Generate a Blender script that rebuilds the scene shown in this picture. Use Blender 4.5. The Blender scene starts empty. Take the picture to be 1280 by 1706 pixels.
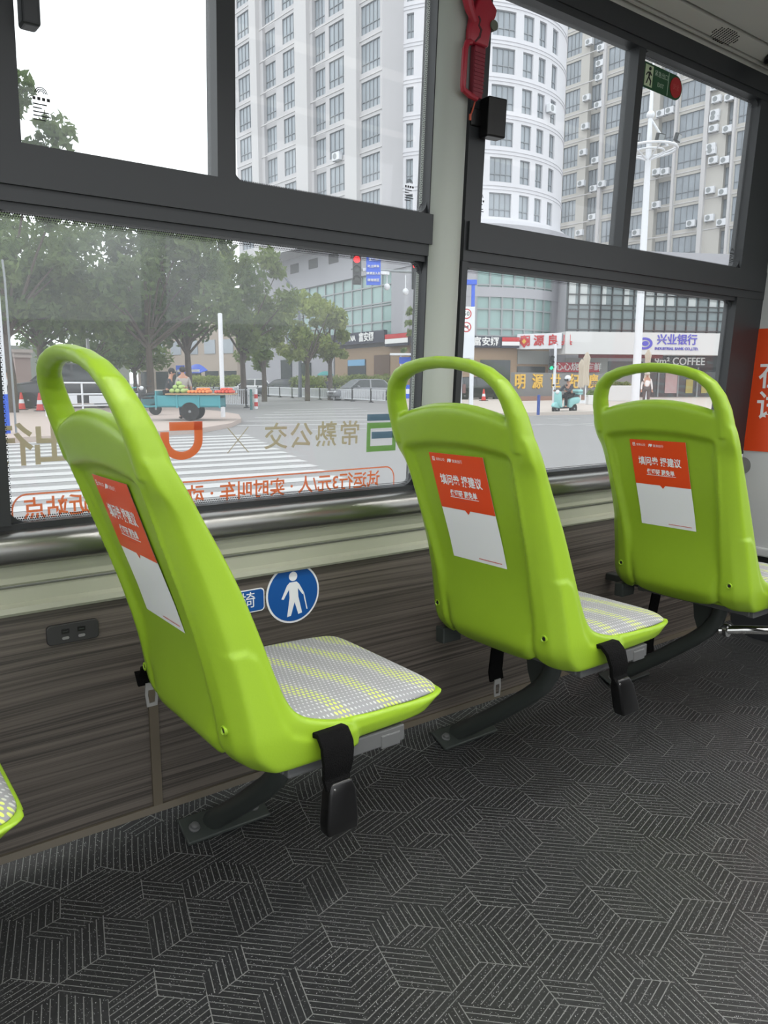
import bpy, bmesh, math, random
import numpy as np
from mathutils import Vector, Matrix
from math import sin, cos, tan, pi, radians, sqrt, atan2

scene = bpy.context.scene
COL = scene.collection
rnd = random.Random(7)

# ------------------------------------------------------------ camera
F_PX, YAW, PITCH, ROLL, CAM_H = 1282.2, radians(53.108), radians(9.368), radians(0.1217), 1.0183
_F = Vector((cos(YAW)*cos(PITCH), sin(YAW)*cos(PITCH), -sin(PITCH)))
_R0 = Vector((sin(YAW), -cos(YAW), 0)); _U0 = _R0.cross(_F)
_R = cos(ROLL)*_R0 + sin(ROLL)*_U0; _U = -sin(ROLL)*_R0 + cos(ROLL)*_U0
CAM = Vector((0, 0, CAM_H))
cd = bpy.data.cameras.new('camera'); cam = bpy.data.objects.new('camera', cd); COL.objects.link(cam)
cam.matrix_world = Matrix(((_R.x, _U.x, -_F.x, 0), (_R.y, _U.y, -_F.y, 0), (_R.z, _U.z, -_F.z, CAM_H), (0, 0, 0, 1)))
cd.sensor_fit = 'VERTICAL'; cd.sensor_height = 36.0; cd.sensor_width = 27.0
cd.lens = F_PX/1706*36.0; cd.clip_start = 0.02; cd.clip_end = 600
scene.camera = cam

# ------------------------------------------------------------ light
wd = bpy.data.worlds.new('overcast_sky'); scene.world = wd; wd.use_nodes = True
nt = wd.node_tree; nt.nodes.clear()
bg = nt.nodes.new('ShaderNodeBackground'); wo = nt.nodes.new('ShaderNodeOutputWorld')
bg.inputs['Color'].default_value = (0.95, 0.975, 1.0, 1); bg.inputs['Strength'].default_value = 1.9
nt.links.new(bg.outputs[0], wo.inputs[0])
sd = bpy.data.lights.new('sun', 'SUN'); sd.energy = 0.9; sd.angle = radians(40); sd.color = (1, 0.97, 0.93)
so = bpy.data.objects.new('sun', sd); COL.objects.link(so); so.rotation_euler = (radians(38), radians(-8), radians(-60))
scene.view_settings.view_transform = 'Standard'; scene.view_settings.look = 'None'
scene.view_settings.gamma = 1; scene.view_settings.exposure = 0.0; scene.view_settings.use_curve_mapping = False
FILL_W = 36.0

# ------------------------------------------------------------ materials
MATS = {}
def lin(c):
    return tuple((x/12.92 if x <= 0.04045 else ((x+0.055)/1.055)**2.4) for x in c)
def mat(name, col, rough=0.5, metal=0.0, noise=0.0, nscale=20.0, bump=0.0, bscale=80.0, spec=0.5, emit=0.0, srgb=True, coat=0.0):
    if name in MATS: return MATS[name]
    m = bpy.data.materials.new(name); m.use_nodes = True; t = m.node_tree; b = t.nodes['Principled BSDF']
    c = lin(col) if srgb else col
    b.inputs['Base Color'].default_value = (*c, 1); b.inputs['Roughness'].default_value = rough
    b.inputs['Metallic'].default_value = metal; b.inputs['Specular IOR Level'].default_value = spec
    if coat: b.inputs['Coat Weight'].default_value = coat
    if emit:
        b.inputs['Emission Color'].default_value = (*c, 1); b.inputs['Emission Strength'].default_value = emit
    if noise or bump:
        tc = t.nodes.new('ShaderNodeTexCoord')
    if noise:
        n = t.nodes.new('ShaderNodeTexNoise'); n.inputs['Scale'].default_value = nscale; n.inputs['Detail'].default_value = 5
        t.links.new(tc.outputs['Object'], n.inputs['Vector'])
        mx = t.nodes.new('ShaderNodeMix'); mx.data_type = 'RGBA'
        mx.inputs[6].default_value = (*[x*(1-noise) for x in c], 1); mx.inputs[7].default_value = (*[min(1, x*(1+noise)) for x in c], 1)
        t.links.new(n.outputs['Fac'], mx.inputs[0]); t.links.new(mx.outputs[2], b.inputs['Base Color'])
    if bump:
        n2 = t.nodes.new('ShaderNodeTexNoise'); n2.inputs['Scale'].default_value = bscale; n2.inputs['Detail'].default_value = 3
        t.links.new(tc.outputs['Object'], n2.inputs['Vector'])
        bp = t.nodes.new('ShaderNodeBump'); bp.inputs['Strength'].default_value = bump; bp.inputs['Distance'].default_value = 0.01
        t.links.new(n2.outputs['Fac'], bp.inputs['Height']); t.links.new(bp.outputs['Normal'], b.inputs['Normal'])
    MATS[name] = m
    return m

class NT:
    """small node-graph writer"""
    def __init__(s, name):
        s.m = bpy.data.materials.new(name); s.m.use_nodes = True; s.t = s.m.node_tree
        s.b = s.t.nodes['Principled BSDF']; MATS[name] = s.m
    def put(s, sock, v):
        if isinstance(v, bpy.types.NodeSocket): s.t.links.new(v, sock)
        elif isinstance(v, tuple) and len(v) == 3 and sock.type == 'RGBA': sock.default_value = (*v, 1)
        else: sock.default_value = v
    def node(s, typ, ins=None, out=0, **kw):
        n = s.t.nodes.new(typ)
        for k, v in kw.items(): setattr(n, k, v)
        for k, v in (ins or {}).items(): s.put(n.inputs[k], v)
        return n.outputs[out]
    def math(s, op, a, b=0.0, c=0.0): return s.node('ShaderNodeMath', {0: a, 1: b, 2: c}, operation=op)
    def vm(s, op, a, b=(0, 0, 0), c=(0, 0, 0), out=0): return s.node('ShaderNodeVectorMath', {0: a, 1: b, 2: c}, out=out, operation=op)
    def mix(s, f, a, b): return s.node('ShaderNodeMix', {0: f, 6: a, 7: b}, out=2, data_type='RGBA')
    def ss(s, v, a, b): return s.node('ShaderNodeMapRange', {0: v, 1: a, 2: b}, interpolation_type='SMOOTHSTEP')
    def noise(s, v, sc, det=3.0): return s.node('ShaderNodeTexNoise', {'Vector': v, 'Scale': sc, 'Detail': det})
    def obj(s): return s.node('ShaderNodeTexCoord', out=3)
    def xyz(s, v):
        n = s.t.nodes.new('ShaderNodeSeparateXYZ'); s.put(n.inputs[0], v); return n.outputs[0], n.outputs[1], n.outputs[2]
    def comb(s, x, y, z): return s.node('ShaderNodeCombineXYZ', {0: x, 1: y, 2: z})
    def set(s, **kw):
        for k, v in kw.items(): s.put(s.b.inputs[k.replace('_', ' ')], v)

def floor_material():
    g = NT('patterned_vinyl'); o = g.obj()
    fx, fy, fz = g.xyz(o); o2 = g.comb(fx, g.math('ADD', fy, g.math('MULTIPLY', fz, 0.7)), 0.0)      # the sheet turns up at the wall
    p = g.vm('MULTIPLY', o2, (1/0.155, 1/0.155, 0)); p = g.node('ShaderNodeVectorRotate', {'Vector': p, 'Angle': 0.26}, rotation_type='Z_AXIS')
    h = (0.5, sqrt(3)/2, 0.5); hn = (-0.5, -sqrt(3)/2, -0.5)
    a = g.vm('WRAP', p, h, hn); b = g.vm('WRAP', g.vm('ADD', p, h), h, hn)
    la = g.vm('LENGTH', a, out=1); lb = g.vm('LENGTH', b, out=1)
    sel = g.math('LESS_THAN', la, lb)
    gq = g.node('ShaderNodeMix', {0: sel, 4: b, 5: a}, out=1, data_type='VECTOR')
    cell = g.vm('SNAP', g.vm('ADD', g.vm('SUBTRACT', p, gq), (.05, .05, 0)), (.25, .25, 1)); wn = g.node('ShaderNodeTexWhiteNoise', {0: cell}, noise_dimensions='3D')
    turn = g.math('MULTIPLY', g.math('FLOOR', g.math('MULTIPLY', wn, 2.99)), 2*pi/3)
    gq = g.node('ShaderNodeVectorRotate', {'Vector': gq, 'Angle': turn}, rotation_type='Z_AXIS')
    x, y, z = g.xyz(gq)
    ang = g.math('ARCTAN2', y, x)
    k = g.math('FLOOR', g.math('DIVIDE', g.math('ADD', ang, 2*pi-pi/2), 2*pi/3))
    rot = g.math('MULTIPLY', g.math('ADD', pi/2, g.math('MULTIPLY', k, 2*pi/3)), -1.0)
    r = g.node('ShaderNodeVectorRotate', {'Vector': gq, 'Angle': rot}, rotation_type='Z_AXIS')
    rx, ry, rz = g.xyz(r)
    sec = g.math('FLOORED_MODULO', k, 3.0); second = g.math('COMPARE', sec, 1.0, 0.3)
    alt = g.math('ADD', g.math('MULTIPLY', rx, sin(2*pi/3)), g.math('MULTIPLY', ry, 0.5))
    cc = g.math('ADD', g.math('MULTIPLY', ry, g.math('SUBTRACT', 1.0, second)), g.math('MULTIPLY', alt, second))
    fr = g.math('FRACT', g.math('MULTIPLY', cc, 12.0))
    d = g.math('ABSOLUTE', g.math('SUBTRACT', fr, 0.5))
    line = g.ss(d, 0.415, 0.455)
    # rhombus edge lines: the ray at 120 degrees
    e2 = g.math('ABSOLUTE', g.math('ADD', g.math('MULTIPLY', rx, sin(2*pi/3)), g.math('MULTIPLY', ry, 0.5)))
    line = g.math('MAXIMUM', line, g.math('MAXIMUM', g.math('LESS_THAN', e2, 0.006), g.math('LESS_THAN', g.math('ABSOLUTE', ry), 0.006)))
    spk = g.node('ShaderNodeTexVoronoi', {'Vector': o, 'Scale': 330.0})
    spk2 = g.math('LESS_THAN', spk, 0.22)
    keep = g.math('GREATER_THAN', g.noise(o, 240.0, 1.0), 0.53)
    spk2 = g.math('MULTIPLY', spk2, keep)
    base = g.mix(g.noise(o, 60.0), (0.010, 0.011, 0.012), (0.024, 0.025, 0.026))
    c = g.mix(spk2, base, (0.30, 0.31, 0.31))
    c = g.mix(g.math('MULTIPLY', line, 0.85), c, (0.17, 0.175, 0.17))
    g.set(Base_Color=c, Roughness=0.42, Specular_IOR_Level=0.45)
    return g.m
def wood_material():
    g = NT('dark_wood_laminate'); o = g.obj()
    x, y, z = g.xyz(o); w = g.noise(g.vm('MULTIPLY', o, (0.5, 1, 2.0)), 2.0, 2.0)
    zz = g.math('ADD', z, g.math('MULTIPLY', w, 0.03))
    n = g.noise(g.comb(g.math('MULTIPLY', x, 1.1), y, g.math('MULTIPLY', zz, 150.0)), 1.0, 4.0)
    n2 = g.noise(g.comb(g.math('MULTIPLY', x, 2.5), y, g.math('MULTIPLY', zz, 420.0)), 1.0, 2.0)
    n3 = g.noise(g.comb(g.math('MULTIPLY', x, .7), y, g.math('MULTIPLY', zz, 22.0)), 1.0, 3.0)
    c = g.mix(g.ss(n, 0.34, 0.66), (0.036, 0.031, 0.026), (0.125, 0.107, 0.091))
    c = g.mix(g.math('MULTIPLY', g.ss(n2, 0.45, 0.75), 0.5), c, (0.16, 0.138, 0.118))
    c = g.mix(g.math('MULTIPLY', g.ss(n3, 0.35, 0.75), 0.45), c, (0.066, 0.056, 0.047))
    g.set(Base_Color=c, Roughness=0.5)
    return g.m
def fabric_material():
    g = NT('dotted_grey_fabric'); o = g.obj(); x, y, z = g.xyz(o)
    sc = 120.0
    ax = g.math('MULTIPLY', g.math('ADD', x, g.math('MULTIPLY', z, 0.6)), sc); ay = g.math('MULTIPLY', y, sc*0.8)
    row = g.math('FLOOR', ay); ax = g.math('ADD', ax, g.math('MULTIPLY', g.math('FLOORED_MODULO', row, 2.0), 0.5))
    fx = g.math('SUBTRACT', g.math('FRACT', ax), 0.5); fy = g.math('SUBTRACT', g.math('FRACT', ay), 0.5)
    d = g.math('SQRT', g.math('ADD', g.math('MULTIPLY', fx, fx), g.math('MULTIPLY', g.math('MULTIPLY', fy, fy), 0.7)))
    wv = g.math('SINE', g.math('ADD', g.math('MULTIPLY', x, 58.0), g.math('ADD', g.math('MULTIPLY', y, 22.0), g.math('MULTIPLY', g.noise(o, 7.0, 1.0), 5.0))))
    rad = g.math('ADD', 0.24, g.math('MULTIPLY', wv, 0.08))
    dot = g.math('LESS_THAN', d, rad)
    dc = g.mix(g.ss(wv, 0.1, 0.75), (0.50, 0.51, 0.52), (0.56, 0.65, 0.15))
    c = g.mix(dot, (0.27, 0.275, 0.285), dc)
    g.set(Base_Color=c, Roughness=0.85, Specular_IOR_Level=0.2)
    n = g.noise(o, 500.0, 1.0); bp = g.node('ShaderNodeBump', {'Height': n, 'Strength': 0.25, 'Distance': 0.002}); g.put(g.b.inputs['Normal'], bp)
    return g.m
def glass_material(name, dust, tint=(0.955, 0.97, 0.97), patch=0.0):
    g = NT(name); out = g.t.nodes['Material Output']; o = g.obj()
    tr = g.node('ShaderNodeBsdfTransparent', {'Color': tint}); di = g.node('ShaderNodeBsdfTranslucent', {'Color': (0.9, 0.93, 0.95)})
    f = g.math('ADD', dust, g.math('MULTIPLY', g.ss(g.noise(o, 3.5, 4.0), 0.45, 0.8), patch))
    m1 = g.node('ShaderNodeMixShader', {0: f, 1: tr, 2: di})
    gl = g.node('ShaderNodeBsdfGlossy', {'Color': (1, 1, 1), 'Roughness': 0.02})
    fc = g.node('ShaderNodeLayerWeight', {'Blend': 0.5}, out=1)
    fr = g.math('ADD', 0.018, g.math('MULTIPLY', g.math('POWER', fc, 5.0), 0.5))
    m2 = g.node('ShaderNodeMixShader', {0: fr, 1: m1, 2: gl})
    g.t.links.new(m2, out.inputs[0]); g.t.nodes.remove(g.b)
    return g.m
def frit_material():
    g = NT('glass_frit_dots'); out = g.t.nodes['Material Output']; o = g.obj(); x, y, z = g.xyz(o)
    ax = g.math('MULTIPLY', x, 230.0); az = g.math('MULTIPLY', z, 230.0)
    ax = g.math('ADD', ax, g.math('MULTIPLY', g.math('FLOORED_MODULO', g.math('FLOOR', az), 2.0), 0.5))
    fx = g.math('SUBTRACT', g.math('FRACT', ax), 0.5); fz = g.math('SUBTRACT', g.math('FRACT', az), 0.5)
    d = g.math('SQRT', g.math('ADD', g.math('MULTIPLY', fx, fx), g.math('MULTIPLY', fz, fz)))
    m = g.math('LESS_THAN', d, 0.33)
    tr = g.node('ShaderNodeBsdfTransparent', {'Color': (1, 1, 1)}); g.set(Base_Color=(0.02, 0.02, 0.022))
    g.t.links.new(g.node('ShaderNodeMixShader', {0: m, 1: tr, 2: g.b.outputs[0]}), out.inputs[0])
    return g.m
def leaf_material(name, c1, c2):
    g = NT(name); out = g.t.nodes['Material Output']; o = g.obj()
    c = g.mix(g.ss(g.noise(o, 0.9, 2.0), 0.3, 0.7), lin(c1), lin(c2))
    g.set(Base_Color=c, Roughness=0.6, Specular_IOR_Level=0.3)
    tl = g.node('ShaderNodeBsdfTranslucent', {'Color': c})
    g.t.links.new(g.node('ShaderNodeMixShader', {0: 0.45, 1: g.b.outputs[0], 2: tl}), out.inputs[0])
    return g.m

def vinyl_material(name, c):
    g = NT(name); out = g.t.nodes['Material Output']; g.set(Base_Color=lin(c), Roughness=0.5)
    tl = g.node('ShaderNodeBsdfTranslucent', {'Color': (*lin(c), 1)})
    g.t.links.new(g.node('ShaderNodeMixShader', {0: 0.6, 1: g.b.outputs[0], 2: tl}), out.inputs[0])
    return g.m

# ------------------------------------------------------------ mesh builder
class MB:
    def __init__(s): s.v = []; s.f = []; s.mi = []; s.cur = 0; s.xf = None
    def add(s, vs, fs):
        b = len(s.v)
        for p in vs: s.v.append(tuple(s.xf(p)) if s.xf else tuple(p))
        for f in fs: s.f.append(tuple(i+b for i in f)); s.mi.append(s.cur)
        return s
    def m(s, i): s.cur = i; return s
    def box(s, a, b):
        x0, y0, z0 = a; x1, y1, z1 = b
        if x0 > x1: x0, x1 = x1, x0
        if y0 > y1: y0, y1 = y1, y0
        if z0 > z1: z0, z1 = z1, z0
        return s.add([(x0,y0,z0),(x1,y0,z0),(x1,y1,z0),(x0,y1,z0),(x0,y0,z1),(x1,y0,z1),(x1,y1,z1),(x0,y1,z1)],
                     [(0,3,2,1),(4,5,6,7),(0,1,5,4),(1,2,6,5),(2,3,7,6),(3,0,4,7)])
    def cbox(s, c, size): return s.box([c[i]-size[i]/2 for i in range(3)], [c[i]+size[i]/2 for i in range(3)])
    def quad(s, a, b, c, d): return s.add([a, b, c, d], [(0, 1, 2, 3)])
    def prism(s, poly, axis, a, b):
        """extrude a 2-D outline along an axis ('x': (y,z), 'y': (x,z), 'z': (x,y))"""
        def P(q, h): return {'x': (h, q[0], q[1]), 'y': (q[0], h, q[1]), 'z': (q[0], q[1], h)}[axis]
        n = len(poly); vs = [P(q, a) for q in poly]+[P(q, b) for q in poly]
        ar = sum(poly[i][0]*poly[(i+1) % n][1]-poly[(i+1) % n][0]*poly[i][1] for i in range(n))
        fl = (ar > 0) != (axis == 'y'); fl = fl if b > a else not fl
        fs = [tuple(range(n-1, -1, -1)), tuple(range(n, 2*n))]+[(i, (i+1) % n, (i+1) % n+n, i+n) for i in range(n)]
        if not fl: fs = [f[::-1] for f in fs]
        return s.add(vs, fs)
    def tube(s, pts, r, n=10, cap=True, closed=False, flat=1.0):
        pts = [Vector(p) for p in pts]; N = len(pts)
        rs = r if isinstance(r, (list, tuple)) else [r]*N
        vs = []; fs = []; prev = None
        for i, p in enumerate(pts):
            if closed: t = pts[(i+1) % N]-pts[i-1]
            else: t = pts[min(i+1, N-1)]-pts[max(i-1, 0)]
            t.normalize()
            if prev is None:
                u = t.orthogonal().normalized()
                if abs(t.z) < 0.9: u = t.cross(Vector((0, 0, 1))).normalized()
            else: u = (prev-t*prev.dot(t)).normalized()
            prev = u; w = t.cross(u)
            for k in range(n):
                a = 2*pi*k/n; vs.append(p+u*(cos(a)*rs[i])+w*(sin(a)*rs[i]*flat))
        for i in range(N if closed else N-1):
            j = (i+1) % N
            for k in range(n): fs.append((i*n+k, i*n+(k+1) % n, j*n+(k+1) % n, j*n+k))
        if cap and not closed: fs.append(tuple(range(n-1, -1, -1))); fs.append(tuple((N-1)*n+k for k in range(n)))
        return s.add(vs, fs)
    def lathe(s, prof, c=(0, 0, 0), n=20, axis='z'):
        vs = []; fs = []
        for r, h in prof:
            for k in range(n):
                a = 2*pi*k/n; q = (cos(a)*r, sin(a)*r, h)
                if axis == 'x': q = (q[2], q[0], q[1])
                if axis == 'y': q = (q[1], q[2], q[0])
                vs.append((q[0]+c[0], q[1]+c[1], q[2]+c[2]))
        N = len(prof)
        for i in range(N-1):
            for k in range(n): fs.append((i*n+k, i*n+(k+1) % n, (i+1)*n+(k+1) % n, (i+1)*n+k))
        fs.append(tuple(range(n-1, -1, -1))); fs.append(tuple((N-1)*n+k for k in range(n)))
        return s.add(vs, fs)
    def ball(s, c, r, n=12, m=8):
        if not isinstance(r, (tuple, list)): r = (r, r, r)
        vs = [(c[0], c[1], c[2]-r[2])]; fs = []
        for i in range(1, m):
            t = pi*i/m
            for k in range(n): vs.append((c[0]+r[0]*sin(t)*cos(2*pi*k/n), c[1]+r[1]*sin(t)*sin(2*pi*k/n), c[2]-r[2]*cos(t)))
        vs.append((c[0], c[1], c[2]+r[2])); L = len(vs)-1
        for k in range(n): fs.append((0, 1+(k+1) % n, 1+k)); fs.append((L, L-n+k, L-n+(k+1) % n))
        for i in range(m-2):
            for k in range(n): a = 1+i*n; fs.append((a+k, a+(k+1) % n, a+n+(k+1) % n, a+n+k))
        return s.add(vs, fs)
    def grid(s, fn, us, vs):
        P = [fn(u, v) for v in vs for u in us]; n = len(us)
        return s.add(P, [(j*n+i, j*n+i+1, (j+1)*n+i+1, (j+1)*n+i) for j in range(len(vs)-1) for i in range(n-1)])
    def text(s, body, size, fn, align='CENTER', bold=0.0, depth=0.0, sx=1.0, space=1.0):
        vs, fs = text_mesh(body, align, bold, depth/size if size else 0, space)
        return s.add([fn(x*size*sx, y*size, z*size) for x, y, z in vs], fs)
    def build(s, name, mats, parent=None, smooth=False, bevel=0.0, seg=2, sub=0, solid=0.0, recalc=False, angle=35):
        me = bpy.data.meshes.new(name); me.from_pydata(s.v, [], s.f)
        if not isinstance(mats, (list, tuple)): mats = [mats]
        for m in mats: me.materials.append(m)
        me.polygons.foreach_set('material_index', s.mi); me.update()
        if recalc:
            bm = bmesh.new(); bm.from_mesh(me); bmesh.ops.recalc_face_normals(bm, faces=bm.faces); bm.to_mesh(me); bm.free()
        o = bpy.data.objects.new(name, me); COL.objects.link(o)
        if parent is not None: o.parent = parent
        if bevel or sub or solid:
            if solid:
                d = o.modifiers.new('s', 'SOLIDIFY'); d.thickness = solid; d.offset = 1
            if bevel:
                d = o.modifiers.new('b', 'BEVEL'); d.width = bevel; d.segments = seg; d.limit_method = 'ANGLE'; d.angle_limit = radians(35)
            if sub:
                d = o.modifiers.new('u', 'SUBSURF'); d.levels = sub; d.render_levels = sub
            bake(o)
        if smooth: soften(o.data, angle)
        return o
def bake(o):
    dg = bpy.context.evaluated_depsgraph_get(); me = bpy.data.meshes.new_from_object(o.evaluated_get(dg))
    old = o.data; o.modifiers.clear(); o.data = me; bpy.data.meshes.remove(old); me.name = o.name
def soften(me, angle=35):
    me.polygons.foreach_set('use_smooth', [True]*len(me.polygons))
    if angle < 180: me.set_sharp_from_angle(angle=radians(angle))
    me.update()
_TX = {}
def text_mesh(body, align, bold, depth, space=1.0):
    key = (body, align, bold, depth, space)
    if key not in _TX:
        c = bpy.data.curves.new('t', 'FONT'); c.body = body; c.align_x = align; c.align_y = 'CENTER'; c.offset = bold; c.extrude = depth; c.resolution_u = 3
        c.space_character = space
        o = bpy.data.objects.new('t', c); COL.objects.link(o); bpy.context.view_layer.update()
        me = bpy.data.meshes.new_from_object(o.evaluated_get(bpy.context.evaluated_depsgraph_get()))
        _TX[key] = ([tuple(v.co) for v in me.vertices], [tuple(p.vertices) for p in me.polygons])
        bpy.data.objects.remove(o); bpy.data.curves.remove(c); bpy.data.meshes.remove(me)
    return _TX[key]
def skin(name, pts, edges, m, parent, sub=2, root=0):
    """continuous limb surface grown over a skeleton: pts = [(x,y,z,r)]"""
    me = bpy.data.meshes.new(name); me.from_pydata([p[:3] for p in pts], edges, []); o = bpy.data.objects.new(name, me); COL.objects.link(o)
    o.modifiers.new('k', 'SKIN'); sv = me.skin_vertices[0].data
    for i, p in enumerate(pts): sv[i].radius = (p[3], p[3] if len(p) < 5 else p[4]); sv[i].use_root = (i == root)
    d = o.modifiers.new('u', 'SUBSURF'); d.levels = sub; d.render_levels = sub
    me.materials.append(m); bpy.context.view_layer.update(); bake(o)
    if not o.data.materials: o.data.materials.append(m)
    soften(o.data, 180); o.parent = parent
    return o
def tag(o, label, cat=None, group=None, kind=None):
    if label: o['label'] = label
    if cat: o['category'] = cat
    if group: o['group'] = group
    if kind: o['kind'] = kind
    return o
def thing(name, label, cat, loc=(0, 0, 0), rz=0.0, group=None):
    o = bpy.data.objects.new(name, None); COL.objects.link(o); o.location = loc; o.rotation_euler = (0, 0, rz); o.empty_display_size = 0.1
    return tag(o, label, cat, group)
def dup(root, loc, rz=None, label=None, skip=()):
    def cp(o, par):
        c = o.copy(); COL.objects.link(c); c.parent = par
        for ch in list(o.children):
            if ch.name.split('.')[0] not in skip: cp(ch, c)
        return c
    r = cp(root, None); r.location = loc
    if rz is not None: r.rotation_euler = (0, 0, rz)
    if label: r['label'] = label
    return r
def struct(o, label=None): return tag(o, label, kind='structure')

# where things stand: a place in the world from its bearing and its distance along the view axis
_Fh = Vector((cos(YAW), sin(YAW), 0)); _Rh = Vector((sin(YAW), -cos(YAW), 0))
def ray(px, py): return _F + _R*((px-640)/F_PX) - _U*((py-853)/F_PX)
def at(px, py, d):
    r = ray(px, py); return CAM + r*(d/r.dot(_Fh))
def zof(py, d, px=640): return at(px, py, d).z
# the street rises a little away from the bus
G0, GS, KERB = -0.382, 0.0065, 0.13
def gz(p): return G0+GS*(p[0]*_Fh.x+p[1]*_Fh.y)
def ground(px, py, h=0.0):
    r = ray(px, py); t = (G0+h-CAM_H)/(r.z-GS*r.dot(_Fh)); return CAM+r*t
# ============================================================ the bus interior
M_VINYL = floor_material(); M_WOOD = wood_material(); M_FAB = fabric_material(); M_FRIT = frit_material()
M_GLASS = glass_material('dusty_window_glass', 0.05, patch=0.05); M_GLASS2 = glass_material('clear_window_glass', 0.035)
M_BEIGE = mat('pale_olive_plastic', (0.66, 0.67, 0.60), 0.42, noise=0.03, nscale=6)
M_PILLAR = mat('grey_pillar_plastic', (0.66, 0.68, 0.65), 0.45)
M_CEIL = mat('ceiling_plastic', (0.70, 0.70, 0.67), 0.55, noise=0.02, nscale=5)
M_FRAME = mat('black_window_frame', (0.17, 0.18, 0.19), 0.42, noise=0.06, nscale=9)
M_GASKET = mat('black_rubber', (0.08, 0.08, 0.085), 0.6)
M_RAIL = mat('dark_satin_metal', (0.56, 0.56, 0.55), 0.30, metal=0.9)
M_SHELL = mat('lime_green_plastic', (0.555, 0.69, 0.165), 0.36, noise=0.05, nscale=14, bump=0.03, bscale=300)
M_STEEL = mat('grey_painted_steel', (0.35, 0.355, 0.355), 0.45); M_LEG = mat('dark_grey_painted_steel', (0.20, 0.22, 0.21), 0.4)
M_BLACK = mat('black_plastic', (0.045, 0.045, 0.048), 0.3); M_WEB = mat('black_webbing', (0.035, 0.035, 0.037), 0.9, spec=.15, bump=0.4, bscale=400)
M_CHROME = mat('polished_steel', (0.75, 0.75, 0.74), 0.18, metal=1.0)
M_WHITE = mat('white_print', (0.93, 0.94, 0.95), 0.35); M_ORANGE = mat('orange_red_print', (0.88, 0.29, 0.10), 0.35)
M_PANEL = mat('pale_grey_panel', (0.77, 0.78, 0.78), 0.5); M_BLUE = mat('blue_print', (0.07, 0.33, 0.62), 0.35)
M_RED = mat('red_plastic', (0.62, 0.13, 0.20), 0.35)
M_TAN = vinyl_material('tan_vinyl_lettering', (0.66, 0.61, 0.50)); M_RUST = vinyl_material('orange_vinyl_lettering', (0.84, 0.42, 0.23))
XB, XE, WY = -2.4, 3.0, 1.62

m = MB(); m.prism([(-0.62, 0), (1.50, 0), (1.53, .003), (1.558, .011), (1.582, .024), (1.600, .040), (1.612, .056), (1.64, .056), (1.64, -0.03), (1.66, -0.06), (-0.62, -0.06)], 'x', XB, 5.2)
struct(m.build('floor', M_VINYL, smooth=True))
m = MB(); m.box((XB, WY, 0.0), (3.6, 1.68, 0.60)); struct(m.build('wall_left', M_WOOD))
m = MB(); m.prism([(1.609, 0.053), (1.621, 0.053), (1.621, 0.068), (1.613, 0.068)], 'x', XB, 3.6); struct(m.build('baseboard_left', mat('brown_edging', (0.36, 0.33, 0.28), 0.5)))
m = MB(); m.box((0.556, 1.613, 0.062), (0.577, 1.625, 0.567)); struct(m.build('trim_1', mat('seam_cover_strip', (0.36, 0.33, 0.28), 0.5)))
m = MB(); m.prism([(1.624, 0.566), (1.604, 0.568), (1.600, 0.574), (1.602, 0.585), (1.612, 0.592), (1.612, 0.622), (1.63, 0.624)], 'x', XB, XE)
struct(m.build('trim_2', M_BEIGE, smooth=True))
m = MB(); m.prism([(1.63, 0.627), (1.604, 0.629), (1.600, 0.634), (1.600, 0.672), (1.63, 0.676)], 'x', XB, XE); struct(m.build('trim_3', M_BEIGE, smooth=True))
m = MB(); arc = [(1.595-0.030*sin(a), 0.703-0.033*cos(a)) for a in [pi*k/10 for k in range(11)]]
m.prism([(1.63, 0.668)]+arc+[(1.63, 0.738)], 'x', XB, XE); struct(m.build('trim_4', M_RAIL, smooth=True))

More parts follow.
